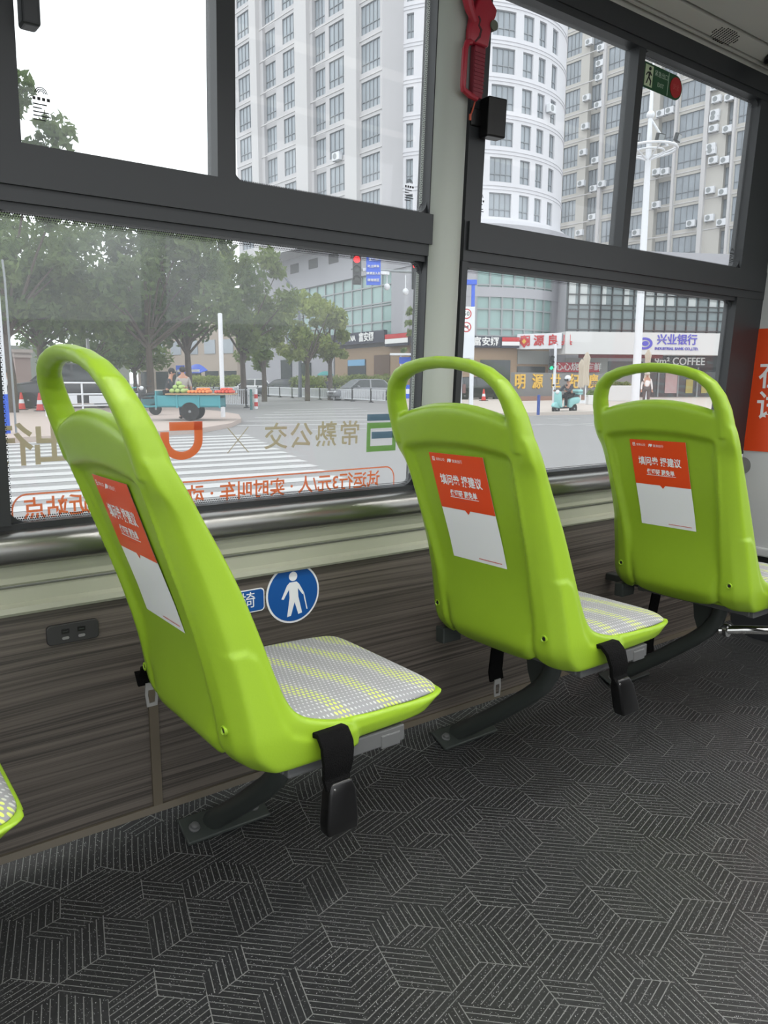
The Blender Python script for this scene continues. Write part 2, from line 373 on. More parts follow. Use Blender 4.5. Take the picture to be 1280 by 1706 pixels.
TS, TCo = sin(radians(3)), cos(radians(3))
def WP(p):
    X, off, t = p
    return (X, 1.62-TS*t+off*TCo, 0.74+TCo*t+off*TS)
def fillet(mb, cx, ct, sx, st, r, a, b):
    pts = [(cx, ct)]+[(cx+sx*(r-r*sin(q)), ct+st*(r-r*cos(q))) for q in [pi/2*k/6 for k in range(7)]]
    mb.prism(pts, 'y', a, b)
T0, T1, T2, T3 = 0.010, 0.605, 0.707, 1.278
def window(n, xa, xb, low, ups, glass):
    """xa..xb outer frame, low = lower light, ups = upper lights"""
    w = bpy.data.objects.new('window_%d' % n, None); COL.objects.link(w); struct(w)
    m = MB(); m.xf = WP
    m.box((xa, -0.008, -0.012), (xb, 0.03, T0)); m.box((xa, -0.022, T1), (xb, 0.03, T2)); m.box((xa+0.01, -0.030, T1+0.028), (xb-0.03, -0.02, T2-0.002))
    m.box((xa, -0.014, T1-0.014), (xb, 0.028, T1)); m.box((xa, -0.022, T3), (xb, 0.03, 1.37)); m.box((xa, -0.028, T3+0.02), (xb, -0.02, T3+0.024))
    m.box((xa, -0.020, T0), (low[0], 0.03, T1)); m.box((low[1], -0.020, T0), (xb, 0.03, T1))
    edges = [xa]+[e for u in ups for e in u]+[xb]
    for k in range(0, len(edges), 2): m.box((edges[k], -0.020, T2), (edges[k+1], 0.03, T3))
    tl = T1-0.014
    for sx, cx in ((1, low[0]), (-1, low[1])):
        fillet(m, cx, T0, sx, 1, 0.035, 0.0, 0.022); fillet(m, cx, tl, sx, -1, 0.03, 0.0, 0.022)
    u = ups[-1]
    for sx, cx in ((1, u[0]), (-1, u[1])):
        fillet(m, cx, T2, sx, 1, 0.03, -0.01, 0.022); fillet(m, cx, T3, sx, -1, 0.03, -0.01, 0.022)
    m.build('frame', M_FRAME, w)
    m = MB(); m.xf = WP; m.box((low[0]-0.005, 0.012, T0-0.005), (low[1]+0.005, 0.016, T1+0.005)); m.build('pane', glass, w)
    for u in ups:
        m = MB(); m.xf = WP; m.box((u[0]-0.005, 0.010, T2-0.005), (u[1]+0.005, 0.014, T3+0.005)); m.build('pane', M_GLASS2, w)
    m = MB(); m.xf = WP; o, fw = 0.0095, 0.011
    def ring(a, b, c, d):
        for p, q in (((a, c), (b, c+fw)), ((a, d-fw), (b, d)), ((a, c+fw), (a+fw*0.8, d-fw)), ((b-fw*0.8, c+fw), (b, d-fw))):
            m.quad((p[0], o, p[1]), (q[0], o, p[1]), (q[0], o, q[1]), (p[0], o, q[1]))
    ring(low[0], low[1], T0, tl); ring(ups[-1][0], ups[-1][1], T2, T3)
    m.build('frit_border', M_FRIT, w)
    return w
window(1, 0.27, 1.350, (0.302, 1.313), ((0.36, 0.739), (0.78, 1.313)), M_GLASS)
window(2, 1.435, 3.0, (1.455, 2.812), ((1.493, 2.100), (2.132, 2.812)), M_GLASS2)
window(3, -1.0, 0.19, (-0.96, 0.165), ((-0.96, -0.4), (-0.36, 0.13)), M_GLASS)
window(4, -2.4, -1.08, (-2.35, -1.12), ((-2.35, -1.8), (-1.76, -1.12)), M_GLASS)
for n, (a, b) in enumerate(((1.312, 1.425), (0.170, 0.270), (-1.09, -0.99))):
    m = MB(); m.xf = WP; pr = [(a, 0.02), (a+0.004, -0.022), (a+0.02, -0.042), (a+0.045, -0.050), (b-0.045, -0.050), (b-0.02, -0.042), (b-0.004, -0.022), (b, 0.02)]
    m.prism(pr, 'z', -0.02, 1.40); tag(m.build('pillar', M_PILLAR, smooth=True), ['pale grey window pillar carrying the red hammer', 'pale grey pillar at the left end of the lettered window', 'pale grey pillar behind the camera'][n], kind='structure')

# ceiling with its cove and grooves
m = MB(); m.prism([(1.575, 2.070), (1.556, 2.072), (1.528, 2.094), (1.524, 2.098), (1.523, 2.122), (1.513, 2.122), (1.512, 2.103), (1.506, 2.105), (1.505, 2.122), (1.498, 2.122), (1.497, 2.108), (1.448, 2.124), (1.447, 2.145), (1.437, 2.145), (1.436, 2.126),
                   (1.20, 2.150), (-0.55, 2.150), (-0.62, 2.05), (-0.66, 2.05), (-0.66, 2.30), (1.65, 2.30), (1.65, 2.07)], 'x', XB, 5.2)
struct(m.build('ceiling', M_CEIL))
# front bulkhead with the orange notice
m = MB(); m.prism([(0.84, 0.36), (1.612, 0.36), (1.575, 2.11), (0.84, 2.13)], 'x', 3.0, 3.06); m.prism([(2.985, 0.35), (3.075, 0.35), (3.075, 0.385), (2.985, 0.385)], 'y', 0.84, 1.612)
struct(m.build('wall_front', M_PANEL, bevel=0.006))
m = MB(); m.box((3.02, 0.84, 0.0), (3.06, 1.61, 0.36)); struct(m.build('trim_5', M_FRAME))
# far side and ends of the bus (behind the camera)
m = MB(); m.box((XB, -0.68, 0.0), (-1.2, -0.62, 0.74)); m.box((1.4, -0.68, 0.0), (5.2, -0.62, 0.74)); struct(m.build('wall_right', M_WOOD))      # unseen doorway between, left open to let more daylight in
m = MB(); m.box((XB-0.06, -0.68, 0.0), (XB, 1.68, 0.55)); struct(m.build('wall_back', M_WOOD))  # unseen, cut low so more daylight reaches the seat backs
for X in (-2.4, -1.3, 1.4, 2.9, 4.3):
    m = MB(); m.box((X, -0.67, 0.74), (X+0.10, -0.60, 2.06)); tag(m.build('pillar', M_PILLAR), 'pale grey pillar between the side windows behind the camera', kind='structure', group='pillars of the far side')
for yy in (0.45, -0.35):  # fill lamps added out of view to brighten the interior
    t = thing('ceiling_light', ['long white lamp strip on the bus ceiling above the aisle', 'long white lamp strip on the bus ceiling behind the camera'][yy < 0], 'lamp', (1.2, yy, 2.15))
    m = MB(); m.box((-2.6, -0.06, -0.012), (2.6, 0.06, 0.0)); m.build('housing', M_PANEL, t)
    m = MB(); m.box((-2.58, -0.045, -0.018), (2.58, 0.045, -0.012)); m.build('diffuser', mat('lamp_diffuser', (1, 0.98, 0.94), 0.5, emit=1.2), t)
    ld = bpy.data.lights.new('lamp', 'AREA'); ld.shape = 'RECTANGLE'; ld.size = 5.1; ld.size_y = .09; ld.energy = FILL_W; ld.spread = radians(135); ld.color = (1, .98, .95)
    lo = bpy.data.objects.new('lamp_light', ld); COL.objects.link(lo); lo.parent = t; lo.location = (0, 0, -.022)

# ------------------------------------------------------------ seats
def ip(tab, z):
    if z <= tab[0][0]: return tab[0][1]
    for (a, p), (b, q) in zip(tab, tab[1:]):
        if z <= b: return p+(q-p)*(z-a)/(b-a)
    return tab[-1][1]
RT = [(.37, -.190), (.385, -.222), (.40, -.245), (.42, -.260), (.44, -.267), (.47, -.272), (.50, -.277), (.55, -.286), (.60, -.297), (.66, -.315), (.75, -.346), (.86, -.382), (.93, -.402), (1.0, -.425), (1.09, -.452)]
FT = [(.39, -.02), (.440, -.03), (.450, -.075), (.462, -.130), (.485, -.160), (.53, -.179), (.60, -.200), (.70, -.235), (.80, -.288), (.90, -.340), (.97, -.381), (1.02, -.398), (1.09, -.426)]
WT = [(.38, .214), (.40, .220), (.45, .224), (.60, .213), (.70, .210), (.80, .213), (.90, .217), (.93, .216), (.96, .204), (1.0, .182), (1.03, .160), (1.06, .125), (1.08, .10)]
REC = 0.017
def back_shell():
    # rows: z, arc, half width (None = table), recess on, roll-over depth of the top lip
    rows = [(z, 0, None, 1, 0) for z in (.383, .392, .42, .437, .452, .470, .50, .56, .64, .72, .79)]+[(.835, .006, None, 1, 0), (.868, .022, None, 1, 0), (.884, .026, None, 1, 0),
            (.894, .028, None, 0, 0), (.906, .026, None, 0, 0), (.935, .024, .216, 0, 0), (.964, .036, .210, 0, 0), (.976, .040, .208, 0, .010), (.988, .044, .206, 0, .034)]
    P = []
    for z0, arc, w, rec, top in rows:
        w_ = w if w else ip(WT, z0)
        ye = 0.140+0.03*min(1, max(0, (z0-.42)/.44))
        if z0 > .90: ye = .150
        ch = .034*min(1, max(.25, (.95-z0)/.10))
        ys = [w_, w_, w_, w_, w_-ch*.5, w_-ch, w_-ch-.006, (w_-ch+ye)/2+.003, ye+.008, ye+.002, ye-.007, ye-.016, ye*.55, ye*.22]
        ys = ys+[-y for y in reversed(ys)]
        n = len(ys); row = []
        for i, y in enumerate(ys):
            k = min(i, n-1-i)
            z = z0-arc*(abs(y)/w_)**2
            if z0 < .44: z += {8: .016, 9: .026, 10: .024, 11: .012, 12: .0, 13: -.004}.get(k, 0)*max(0, (.45-z0)/.067)
            R = ip(RT, z); D = ip(FT, z)-R
            f_ = min(1, max(0, (.95-z0)/.10)); x = R
            if k == 0: x = R+D
            elif k == 1: x = R+D*.66
            elif k == 2: x = R+min(ch*1.15, D*.52)
            elif k == 3: x = R+min(ch*.95, D*.42)
            elif k == 4: x = R+min(ch*.55, D*.25)
            elif k in (5, 6): x = R+.007*f_
            elif k == 7: x = R+.004*f_
            elif k >= 11 and rec: x = R+REC*min(1, max(-.35, (z0-.46)/.11))
            elif k == 10 and rec: x = R+REC*.75*min(1, max(.5, (z0-.46)/.11))
            elif k == 9 and rec: x = R+(.001 if z0 > .52 else .009)
            if k >= 4: x += top
            row.append((x, y, z))
        P.append(row)
    n = len(P[0]); vs = [p for r in P for p in r]
    fs = [(j*n+i, j*n+i+1, (j+1)*n+i+1, (j+1)*n+i) for j in range(len(rows)-1) for i in range(n-1)]
    me = bpy.data.meshes.new('b'); me.from_pydata(vs, [], fs); o = bpy.data.objects.new('b', me); COL.objects.link(o)
    d = o.modifiers.new('s', 'SOLIDIFY'); d.thickness = 0.022; d.offset = -1
    u = o.modifiers.new('u', 'SUBSURF'); u.levels = 2; u.render_levels = 2
    bake(o); return o
def handle_loop(mb):
    half = [(.192, .885, .020, .028), (.1935, .925, .0205, .027), (.1915, .958, .0195, .0255), (.1840, .990, .0180, .0235), (.1680, 1.0195, .0165, .0215), (.1400, 1.0415, .0152, .0195), (.1000, 1.0555, .0142, .018), (.0500, 1.0640, .0132, .017), (0, 1.0670, .0130, .017)]
    pts = half+[(-y, z, a, b) for y, z, a, b in reversed(half[:-1])]
    n = 16; N = len(pts); vs = []
    for i, (y, z, a, b) in enumerate(pts):
        p, q = pts[max(i-1, 0)], pts[min(i+1, N-1)]; ty, tz = q[0]-p[0], q[1]-p[1]; l = sqrt(ty*ty+tz*tz); ny, nz = tz/l, -ty/l
        for k in range(n):
            c, s_ = cos(2*pi*k/n), sin(2*pi*k/n); c = math.copysign(abs(c)**.8, c); s_ = math.copysign(abs(s_)**.8, s_)
            zz = z+nz*a*c; vs.append((ip(RT, zz)+b*.95+b*s_, y+ny*a*c, zz))
    fs = [(i*n+k, i*n+(k+1) % n, (i+1)*n+(k+1) % n, (i+1)*n+k) for i in range(N-1) for k in range(n)]+[tuple(range(n-1, -1, -1)), tuple((N-1)*n+k for k in range(n))]
    mb.add(vs, fs)
def pan_shell(mb):
    xs = [-.215, -.20, -.15, -.08, 0.0, .06, .11, .137, .160, .183, .196, .199]
    zt = [.47, .466, .458, .449, .445, .4425, .441, .440, .439, .437, .433, .428]; zb = [.388, .386, .386, .387, .388, .389, .390, .393, .409, .423, .429, .429]
    hw = [.214, .216, .216, .216, .215, .214, .212, .210, .206, .200, .193, .190]
    vs = []
    for x, a, b, h in zip(xs, zt, zb, hw):
        r = min(.010, (a-b)*.4); bt = h-.018
        q = [(h-.004, a), (h, a-r), (h-.006, (a+b)/2), (h-.010, b+r), (bt, b)]
        q = q+[(-y, z) for y, z in reversed(q)]
        vs += [(x, y, z) for y, z in q]
    n = 10; fs = []
    for j in range(len(xs)-1):
        for i in range(n): fs.append((j*n+i, (j+1)*n+i, (j+1)*n+(i+1) % n, j*n+(i+1) % n))
    fs.append(tuple(range(n))); fs.append(tuple((len(xs)-1)*n+i for i in range(n-1, -1, -1)))
    mb.add(vs, fs)
def cushion(mb):
    us = [i/18 for i in range(19)]; vs = [-1+2*j/16 for j in range(17)]
    def f(u, v):
        x = -.205+.397*u; h = .207-.012*max(0, (u-.7)/.3)**2
        e = max(0, (1-abs(v)**6)*(1-max(0, (u-.80)/.20)**5)*(1-max(0, (.12-u)/.12)**3))
        return (x-.022*max(0, (u-.75)/.25)*max(0, (abs(v)-.8)/.2)**2, h*v, .441-.003*max(0, u-.6)/.4+.026*e**.45*(1-.40*u)+.005*(1-v*v)*(1-u))
    mb.grid(f, us, vs)
def on_back(y, z, eps=0.003, rec=REC): return (ip(RT, z)+rec-eps, y, z)

seat = thing('passenger_seat', 'green plastic bus seat with blank-backed cushion', 'seat', (0.76, 1.262, 0), 0, 'lime green seats along the window wall')
b = back_shell(); m = MB(); pan_shell(m); po = m.build('p', M_SHELL, sub=1, recalc=True); m = MB(); handle_loop(m); ho = m.build('h', M_SHELL, recalc=True)
bm = bmesh.new()
for o in (b, po, ho): bm.from_mesh(o.data)
me = bpy.data.meshes.new('shell'); bm.to_mesh(me); bm.free()
for o in (b, po, ho): bpy.data.objects.remove(o)
sh = bpy.data.objects.new('shell', me); COL.objects.link(sh)
d = sh.modifiers.new('r', 'REMESH'); d.mode = 'VOXEL'; d.voxel_size = .0039
d = sh.modifiers.new('m', 'SMOOTH'); d.factor = .5; d.iterations = 4
bake(sh); me = sh.data; me.materials.clear(); me.materials.append(M_SHELL); sh.parent = seat
# moulded step on both sides where back turns into pan
ZC = [(-.40, .60), (-.262, .604), (-.240, .604), (-.222, .590), (-.210, .560), (-.198, .515), (-.184, .474), (-.165, .447), (-.13, .432), (-.05, .425), (.10, .422), (.17, .431), (.20, .44)]
co = np.empty(len(me.vertices)*3); me.vertices.foreach_get('co', co); co = co.reshape(-1, 3)
zc = np.interp(co[:, 0], [a for a, b in ZC], [b for a, b in ZC]); sl = np.abs(np.interp(co[:, 0]+.004, [a for a, b in ZC], [b for a, b in ZC])-zc)/.004
dd = np.clip((zc-co[:, 2])/np.sqrt(1+sl*sl)/.014+.5, 0, 1); dd = dd*dd*(3-2*dd)
wt = np.interp(co[:, 2], [a for a, b in WT], [b for a, b in WT]); sd_ = np.clip((np.abs(co[:, 1])-(wt-.020))/.012, 0, 1)*np.clip((co[:, 0]-np.interp(co[:, 2], [a for a, b in RT], [b for a, b in RT])-.012)/.02, 0, 1)
co[:, 1] += np.sign(co[:, 1])*.0038*(dd-.5)*sd_; me.vertices.foreach_set('co', co.ravel()); me.update(); soften(me, 180)
m = MB(); cushion(m); m.build('seat_cushion', M_FAB, seat, solid=-0.008, sub=1, smooth=True, angle=180)
m = MB()
def bc(u, v):
    z = .47+.42*v; R = ip(RT, z); F = ip(FT, z); h = ip(WT, z)-.003
    e = (1-abs(u)**6)*(1-abs(2*v-1)**8)
    return (F-.004+.014*max(e, 0)**.5-.024*(1-u*u), h*u, z)
m.grid(bc, [-1+2*i/12 for i in range(13)], [i/12 for i in range(13)]); m.build('back_cushion', M_FAB, seat, solid=-0.01, sub=1, smooth=True, angle=180)
for s in (-1, 1):
    m = MB(); y = s*.178; x = ip(RT, .47)+.0045
    m.lathe([(.0085, .004), (.0085, -.0016), (.0068, -.0022), (.0055, -.0005), (.0045, .003), (0.0005, .003)], (x, y, .47), 14, 'x'); h = m.build('screw_boss', M_SHELL, seat, smooth=True)
    m = MB(); m.lathe([(.0044, .0), (.0044, .0024), (.0003, .0024)], (x-.0005, y, .47), 12, 'x'); m.build('screw', M_GASKET, h)
# frame, leg, foot plate
m = MB()
for y in (-.19, .17): m.box((-.165, y-.012, .362), (.085, y+.012, .394))
for x in (-.15, -.05, .05): m.box((x-.02, -.19, .366), (x+.02, .18, .390))
m.box((-.11, -.200, .372), (-.03, -.186, .400)); m.box((.03, -.204, .358), (.075, -.19, .385))
m.build('seat_frame', M_STEEL, seat, bevel=.003)
m = MB(); m.tube([(-.09, .292, .022), (-.09, .24, .058), (-.09, .12, .147), (-.09, .02, .226), (-.09, -.025, .268), (-.09, -.052, .310), (-.09, -.062, .345), (-.09, -.064, .372)], .023, 14)
m.prism([(-.10, .372), (.03, .372), (.02, .30), (-.0, .25), (-.04, .30)], 'x', -.097, -.083)
m.build('leg', M_LEG, seat, smooth=True)
TP_ = Matrix.Translation((0, .287, .018)) @ Matrix.Rotation(radians(24), 4, 'X')
m = MB(); m.xf = lambda p: TP_ @ Vector(p); m.box((-.165, -.036, -.002), (.042, .036, .007)); fp = m.build('foot_plate', M_LEG, seat, bevel=.004)
for x in (-.137, .012):
    m = MB(); m.xf = lambda p: TP_ @ Vector(p); m.lathe([(.013, .006), (.013, .009), (.009, .010), (.009, .017), (.006, .019), (.0005, .019)], (x, 0, 0), 12); m.build('bolt', M_STEEL, fp, smooth=True)
m = MB(); m.box((-.10, .17, .352), (-.06, .357, .376)); m.build('wall_arm', M_LEG, seat, bevel=.003)
# belt: loop and buckle on the aisle side, strap with tongue by the wall
def buckle(par, dx=0.0, tilt=0.0):
    m = MB(); pth = [(-.188, .404), (-.214, .432), (-.234, .436), (-.245, .422), (-.247, .392), (-.240, .366), (-.246, .345)]
    def rib(u, v):
        i = min(int(u*(len(pth)-1)), len(pth)-2); f = u*(len(pth)-1)-i
        y = pth[i][0]*(1-f)+pth[i+1][0]*f; z = pth[i][1]*(1-f)+pth[i+1][1]*f
        wd = .031-.008*max(0, u-.55)/.45
        return (-.097+dx+wd*v+tilt*(.43-z), y, z)
    m.grid(rib, [k/18 for k in range(19)], [-1, -.3, .3, 1]); st = m.build('belt_loop', M_WEB, par, solid=.010, bevel=.002, smooth=True, recalc=True)
    m = MB(); T = lambda z: -.092+dx+tilt*(.43-z)
    z0, z1 = .266, .360
    v = []
    for z, hw, th in ((z0, .031, .0145), (z0+.02, .0315, .0155), (z1-.02, .027, .0145), (z1, .020, .011)):
        v += [(T(z)-hw, -.246-th, z), (T(z)+hw, -.246-th, z), (T(z)+hw, -.246+th, z), (T(z)-hw, -.246+th, z)]
    f = [(3, 2, 1, 0), (12, 13, 14, 15)]+[(4*j+i, 4*j+(i+1) % 4, 4*j+4+(i+1) % 4, 4*j+4+i) for j in range(3) for i in range(4)]
    m.add(v, f); bk = m.build('buckle', M_BLACK, par, bevel=.005, seg=3, smooth=True)
    m = MB(); m.box((T(z1)-.006, -.259, z1-.016), (T(z1)+.012, -.2575, z1-.0135)); m.lathe([(.0028, 0), (.002, -.0015), (.0003, -.002)], (T(z1)-.016, -.2578, z1-.010), 10, 'y'); m.build('steel_catch', M_CHROME, bk)
def strap(par, x, ztop, zbot, y=.262):
    m = MB(); m.add([(x-.026, y-.02, ztop), (x+.026, y-.02, ztop), (x+.024, y, (ztop+zbot)/2), (x-.026, y, (ztop+zbot)/2), (x+.02, y+.002, zbot+.03), (x-.032, y+.002, zbot+.03), (x+.026, y+.002, zbot), (x-.026, y+.002, zbot)],
                  [(0, 1, 2, 3), (3, 2, 4, 5), (5, 4, 6, 7)])
    st = m.build('belt_strap', M_WEB, par, solid=.006, smooth=True)
    m = MB(); z = zbot
    o = [(x-.012, y, z+.004), (x+.012, y, z+.004), (x+.014, y, z-.02), (x+.011, y, z-.048), (x-.011, y, z-.048), (x-.014, y, z-.02)]
    i = [(x-.007, y, z-.012), (x+.007, y, z-.012), (x+.008, y, z-.022), (x+.006, y, z-.040), (x-.006, y, z-.040), (x-.008, y, z-.022)]
    m.add(o+i, [(k, (k+1) % 6, (k+1) % 6+6, k+6) for k in range(6)]); m.build('belt_tongue', mat('dull_silver', (.72, .72, .71), .35, metal=.6), st, solid=.003)
# notice stuck to the back
ZT, ZB_, YL, YR = .866, .610, .098, -.080
st = MB(); st.grid(lambda u, v: on_back(YL+(YR-YL)*u, ZB_+(ZT-ZB_)*v), [0, .25, .5, .75, 1], [k/10 for k in range(11)]); sk = st.build('notice_sticker', M_WHITE, seat, smooth=True); sk['label'] = 'white sticker with orange top half'
sp = .735
m = MB(); m.grid(lambda u, v: on_back(YL+(YR-YL)*u, sp+(ZT-sp)*v, .0037), [0, .25, .5, .75, 1], [k/8 for k in range(9)])
m.add([on_back(.018, sp+.0005, .0037), on_back(.0, sp+.0005, .0037), on_back(.009, sp-.009, .0037)], [(0, 1, 2)]); m.build('orange_print', M_ORANGE, sk)
yc = (YL+YR)/2
def bt(zc, y0=yc): return lambda x, y, z: on_back(y0-x, zc+y, .0043)
m = MB(); m.text('填问卷 提建议', .0265, bt(.803), bold=.022, sx=.82); m.text('做调研 赢免单', .0165, bt(.773), bold=.03, sx=.85)
m.text('常熟公交', .0075, bt(.851, .062)); m.text('滴滴出行', .0085, bt(.850, .006)); m.box(*[on_back(a, zz, .0043) for a, zz in ((.0355, .847), (.0362, .855))])
m.text('日', .011, bt(.8515, .085), bold=.03); m.text('♥', .009, bt(.8505, .030))
m.grid(lambda u, v: on_back(yc+.047-.094*u, .7635+.0015*v, .0043), [0, 1], [0, 1])
m.build('lettering', M_WHITE, sk)
m = MB()
for k in range(22):
    a = YR+.012+k*.0034; m.grid(lambda u, v: on_back(a+.0026*u, .6185+.0022*v, .0043), [1, 0], [0, 1])
for k in range(7):
    a = yc-.016+k*.005; m.grid(lambda u, v: on_back(a+.0035*u, .7565+.0018*v, .0047), [1, 0], [0, 1])
m.build('small_print', mat('red_small_print', (0.80, 0.30, 0.25), 0.4), sk)

s2 = dup(seat, (1.52, 1.262, 0), None, 'middle green bus seat, in front of the grey hammer pillar')
s3 = dup(seat, (2.28, 1.262, 0), None, 'green bus seat nearest the orange notice board, with chrome foot rail below')
s0 = dup(seat, (0, 1.262, 0), None, 'green seat of which only the front cushion corner shows beside the socket')
seat['label'] = 'green bus seat in front of the orange D sign, seen most from its side'
for s, dx, tl in ((seat, 0.0, 0.0), (s2, -.012, .35), (s3, 0.0, .1), (s0, 0.0, 0.0)): buckle(s, dx, tl)
for s in (s2, s3):
    m = MB(); m.box((-.235, .19, .348), (-.17, .222, .392)); m.build('wall_bracket', M_LEG, s, bevel=.004)
strap(seat, -.235, .45, .405, .24); strap(s2, .022, .36, .172, .24); strap(s3, .015, .36, .09, .24); strap(s0, -.23, .45, .405, .24)
m = MB(); m.tube([(-.085, -.055, .275), (-.04, -.11, .282), (.02, -.185, .287), (.06, -.20, .287), (.20, -.18, .287), (.30, -.16, .286), (.315, -.13, .286), (.30, .05, .286), (.26, .07, .286), (-.06, -.0, .270)], .0135, 12)
m.lathe([(.020, -.012), (.020, .004), (.015, .008)], (-.07, -.07, .277), 12, 'y'); m.build('foot_rail', M_CHROME, s3, smooth=True)

# ------------------------------------------------------------ things on the wall and windows
t = thing('usb_socket', 'dark grey twin charging socket set in the wood wall panel', 'socket', (0.406, WY, 0.511))
def rrect(w, h, r, n=6):
    return [(sx*(w-r)+r*cos(a), sz*(h-r)+r*sin(a)) for sx, sz, a0 in ((1, 1, 0), (-1, 1, pi/2), (-1, -1, pi), (1, -1, 3*pi/2)) for a in [a0+pi/2*k/n for k in range(n+1)]]
m = MB(); m.prism(rrect(.052, .021, .009), 'y', -.007, .01); m.build('plate', mat('socket_grey', (0.19, 0.19, 0.19), 0.45), t, bevel=.002)
for dx in (-.016, .016):
    m = MB(); m.box((dx-.0075, -.0085, .001), (dx+.0075, -.0068, .010)); p = m.build('port', M_BLACK, t)
    m = MB(); m.box((dx-.005, -.0092, .0045), (dx+.005, -.0084, .0065)); m.build('tongue', M_LEG, p)
    m = MB(); m.prism([(a+dx, b-.009) for a, b in rrect(.007, .003, .003)], 'y', -.0078, -.0068); m.build('pictogram', mat('pale_grey_print', (.5, .5, .5), .5), t)
t = thing('priority_sign', 'round blue sticker of a white figure with a cane on wood panel', 'sticker', (0.933, WY, 0.507))
m = MB(); m.lathe([(.0755, 0), (.0755, -.0015), (.0003, -.0015)], n=48, axis='y'); m.build('rim', M_WHITE, t)
m = MB(); m.lathe([(.0705, -.001), (.0705, -.0022), (.0003, -.0022)], n=48, axis='y'); m.build('disc', M_BLUE, t)
m = MB(); q = -.0028
m.lathe([(.0118, -.0018), (.0118, q), (.0003, q)], (0, 0, .0435), 20, 'y')
fig = [(-.010, .029), (.010, .029), (.017, .022), (.031, -.003), (.026, -.006), (.013, .012), (.014, -.010), (.024, -.053), (.013, -.055), (.003, -.022), (-.008, -.056), (-.019, -.058), (-.011, -.010), (-.012, .012), (-.028, -.012), (-.034, -.010), (-.018, .022)]
m.prism(fig, 'y', -.0018, q); m.prism([(.028, -.003), (.031, -.003), (.040, -.046), (.037, -.046)], 'y', -.0018, q); m.build('figure', M_WHITE, t)
t = thing('priority_label', 'blue rounded sticker with white characters half hidden behind a seat back', 'sticker', (0.745, WY, 0.507))
m = MB(); m.prism(rrect(.108, .0285, .010), 'y', -.0015, 0); m.build('border', M_WHITE, t)
m = MB(); m.prism(rrect(.1055, .026, .009), 'y', -.0022, -.001); m.build('field', M_BLUE, t)
m = MB(); m.text('优先座椅', .042, lambda x, y, z: (x, -.0028, y)); m.build('lettering', M_WHITE, t)

def decal(name, label, mbs):
    t = thing(name, label, 'decal', (0, 0, 0))
    for n, mm, mt in mbs: mm.build(n, mt, t)
    return t
def dt(X, t, off=.0165): return lambda x, y, z: WP((X-x, off, t+y))          # reads from outside the bus
OFF = .0168
def flat(mb, pts, off=OFF): mb.add([WP((a, off, b)) for a, b in pts], [tuple(range(len(pts)))])
def strip(mb, P, Q, off=OFF):
    n = len(P); mb.add([WP((a, off, b)) for a, b in P+Q], [(i, i+1, n+i+1, n+i) for i in range(n-1)])
# the D-shaped sign: closed bowl below, bar on top, open at one corner
a = MB(); oa = [(.664-.049*cos(q), .157-.044*sin(q)*1.0) for q in [pi*k/24 for k in range(25)]]; ia = [(.664-.029*cos(q), .157-.026*sin(q)) for q in [pi*k/24 for k in range(25)]]
strip(a, [(.615, .176)]+oa+[(.713, .197)], [(.635, .176)]+ia+[(.693, .197)]); flat(a, [(.636, .197), (.713, .197), (.713, .178), (.636, .178)], OFF+.0003)
decal('window_sign', 'orange D-shaped sign stuck on the window above the text line', [('print', a, M_RUST)])
a = MB(); flat(a, [(.772, .181), (.775, .181), (.828, .122), (.825, .122)]); flat(a, [(.825, .181), (.828, .181), (.775, .122), (.772, .122)], OFF+.0004)
decal('window_cross', 'thin tan cross between the D sign and four characters', [('print', a, M_TAN)])
a = MB(); a.text('常熟公交', .066, dt(1.006, .152), bold=.012, space=1.16); decal('window_lettering', 'four tan mirrored characters right of the thin cross', [('lettering', a, M_TAN)])
a = MB(); a.text('滴滴出行', .088, dt(.437, .155), bold=.016, space=.86); decal('window_lettering', 'large tan mirrored characters at the left end of the window', [('lettering', a, M_TAN)])
a = MB(); c = MB()
flat(a, [(1.166, .203), (1.262, .203), (1.262, .186), (1.166, .186)]); flat(a, [(1.182, .157), (1.262, .157), (1.262, .139), (1.182, .139)], OFF+.0003)
for r in ([(1.166, .181), (1.262, .181), (1.262, .166), (1.166, .166)], [(1.166, .120), (1.262, .120), (1.262, .105), (1.166, .105)], [(1.166, .166), (1.178, .166), (1.178, .120), (1.166, .120)], [(1.250, .166), (1.262, .166), (1.262, .120), (1.250, .120)]): flat(c, r)
decal('window_emblem', 'square green and slate blue emblem on the window beside the middle seat', [('blue_bars', a, vinyl_material('slate_vinyl', (.33, .42, .48))), ('green_square', c, vinyl_material('green_vinyl', (.42, .58, .30)))])
a = MB(); a.text('试运行3元/人 · 实时叫车 · 动态线路 · 就近站点', .0455, dt(.770, .030), bold=.018, sx=1.0)
w = [p[0] for p in a.v]; sc = .88/(max(w)-min(w)); cx = (max(w)+min(w))/2; a.v = [((p[0]-cx)*sc+.772, p[1], p[2]) for p in a.v]
P, Q = [], []
for (A, B, r, L) in ((.310, 1.262, .030, P), (.3135, 1.2585, .0265, Q)):
    L += [(A, .012)]+[(A+r-r*cos(k), .030+(.034 if L is P else .0305)*sin(k)) for k in [pi/2*j/8 for j in range(9)]]+[(B-r+r*sin(k), .030+(.034 if L is P else .0305)*cos(k)) for k in [pi/2*j/8 for j in range(9)]]+[(B, .012)]
c = MB(); strip(c, P, Q)
decal('window_lettering', 'orange mirrored text line along the bottom of the window', [('lettering', a, M_RUST), ('border', c, M_RUST)])
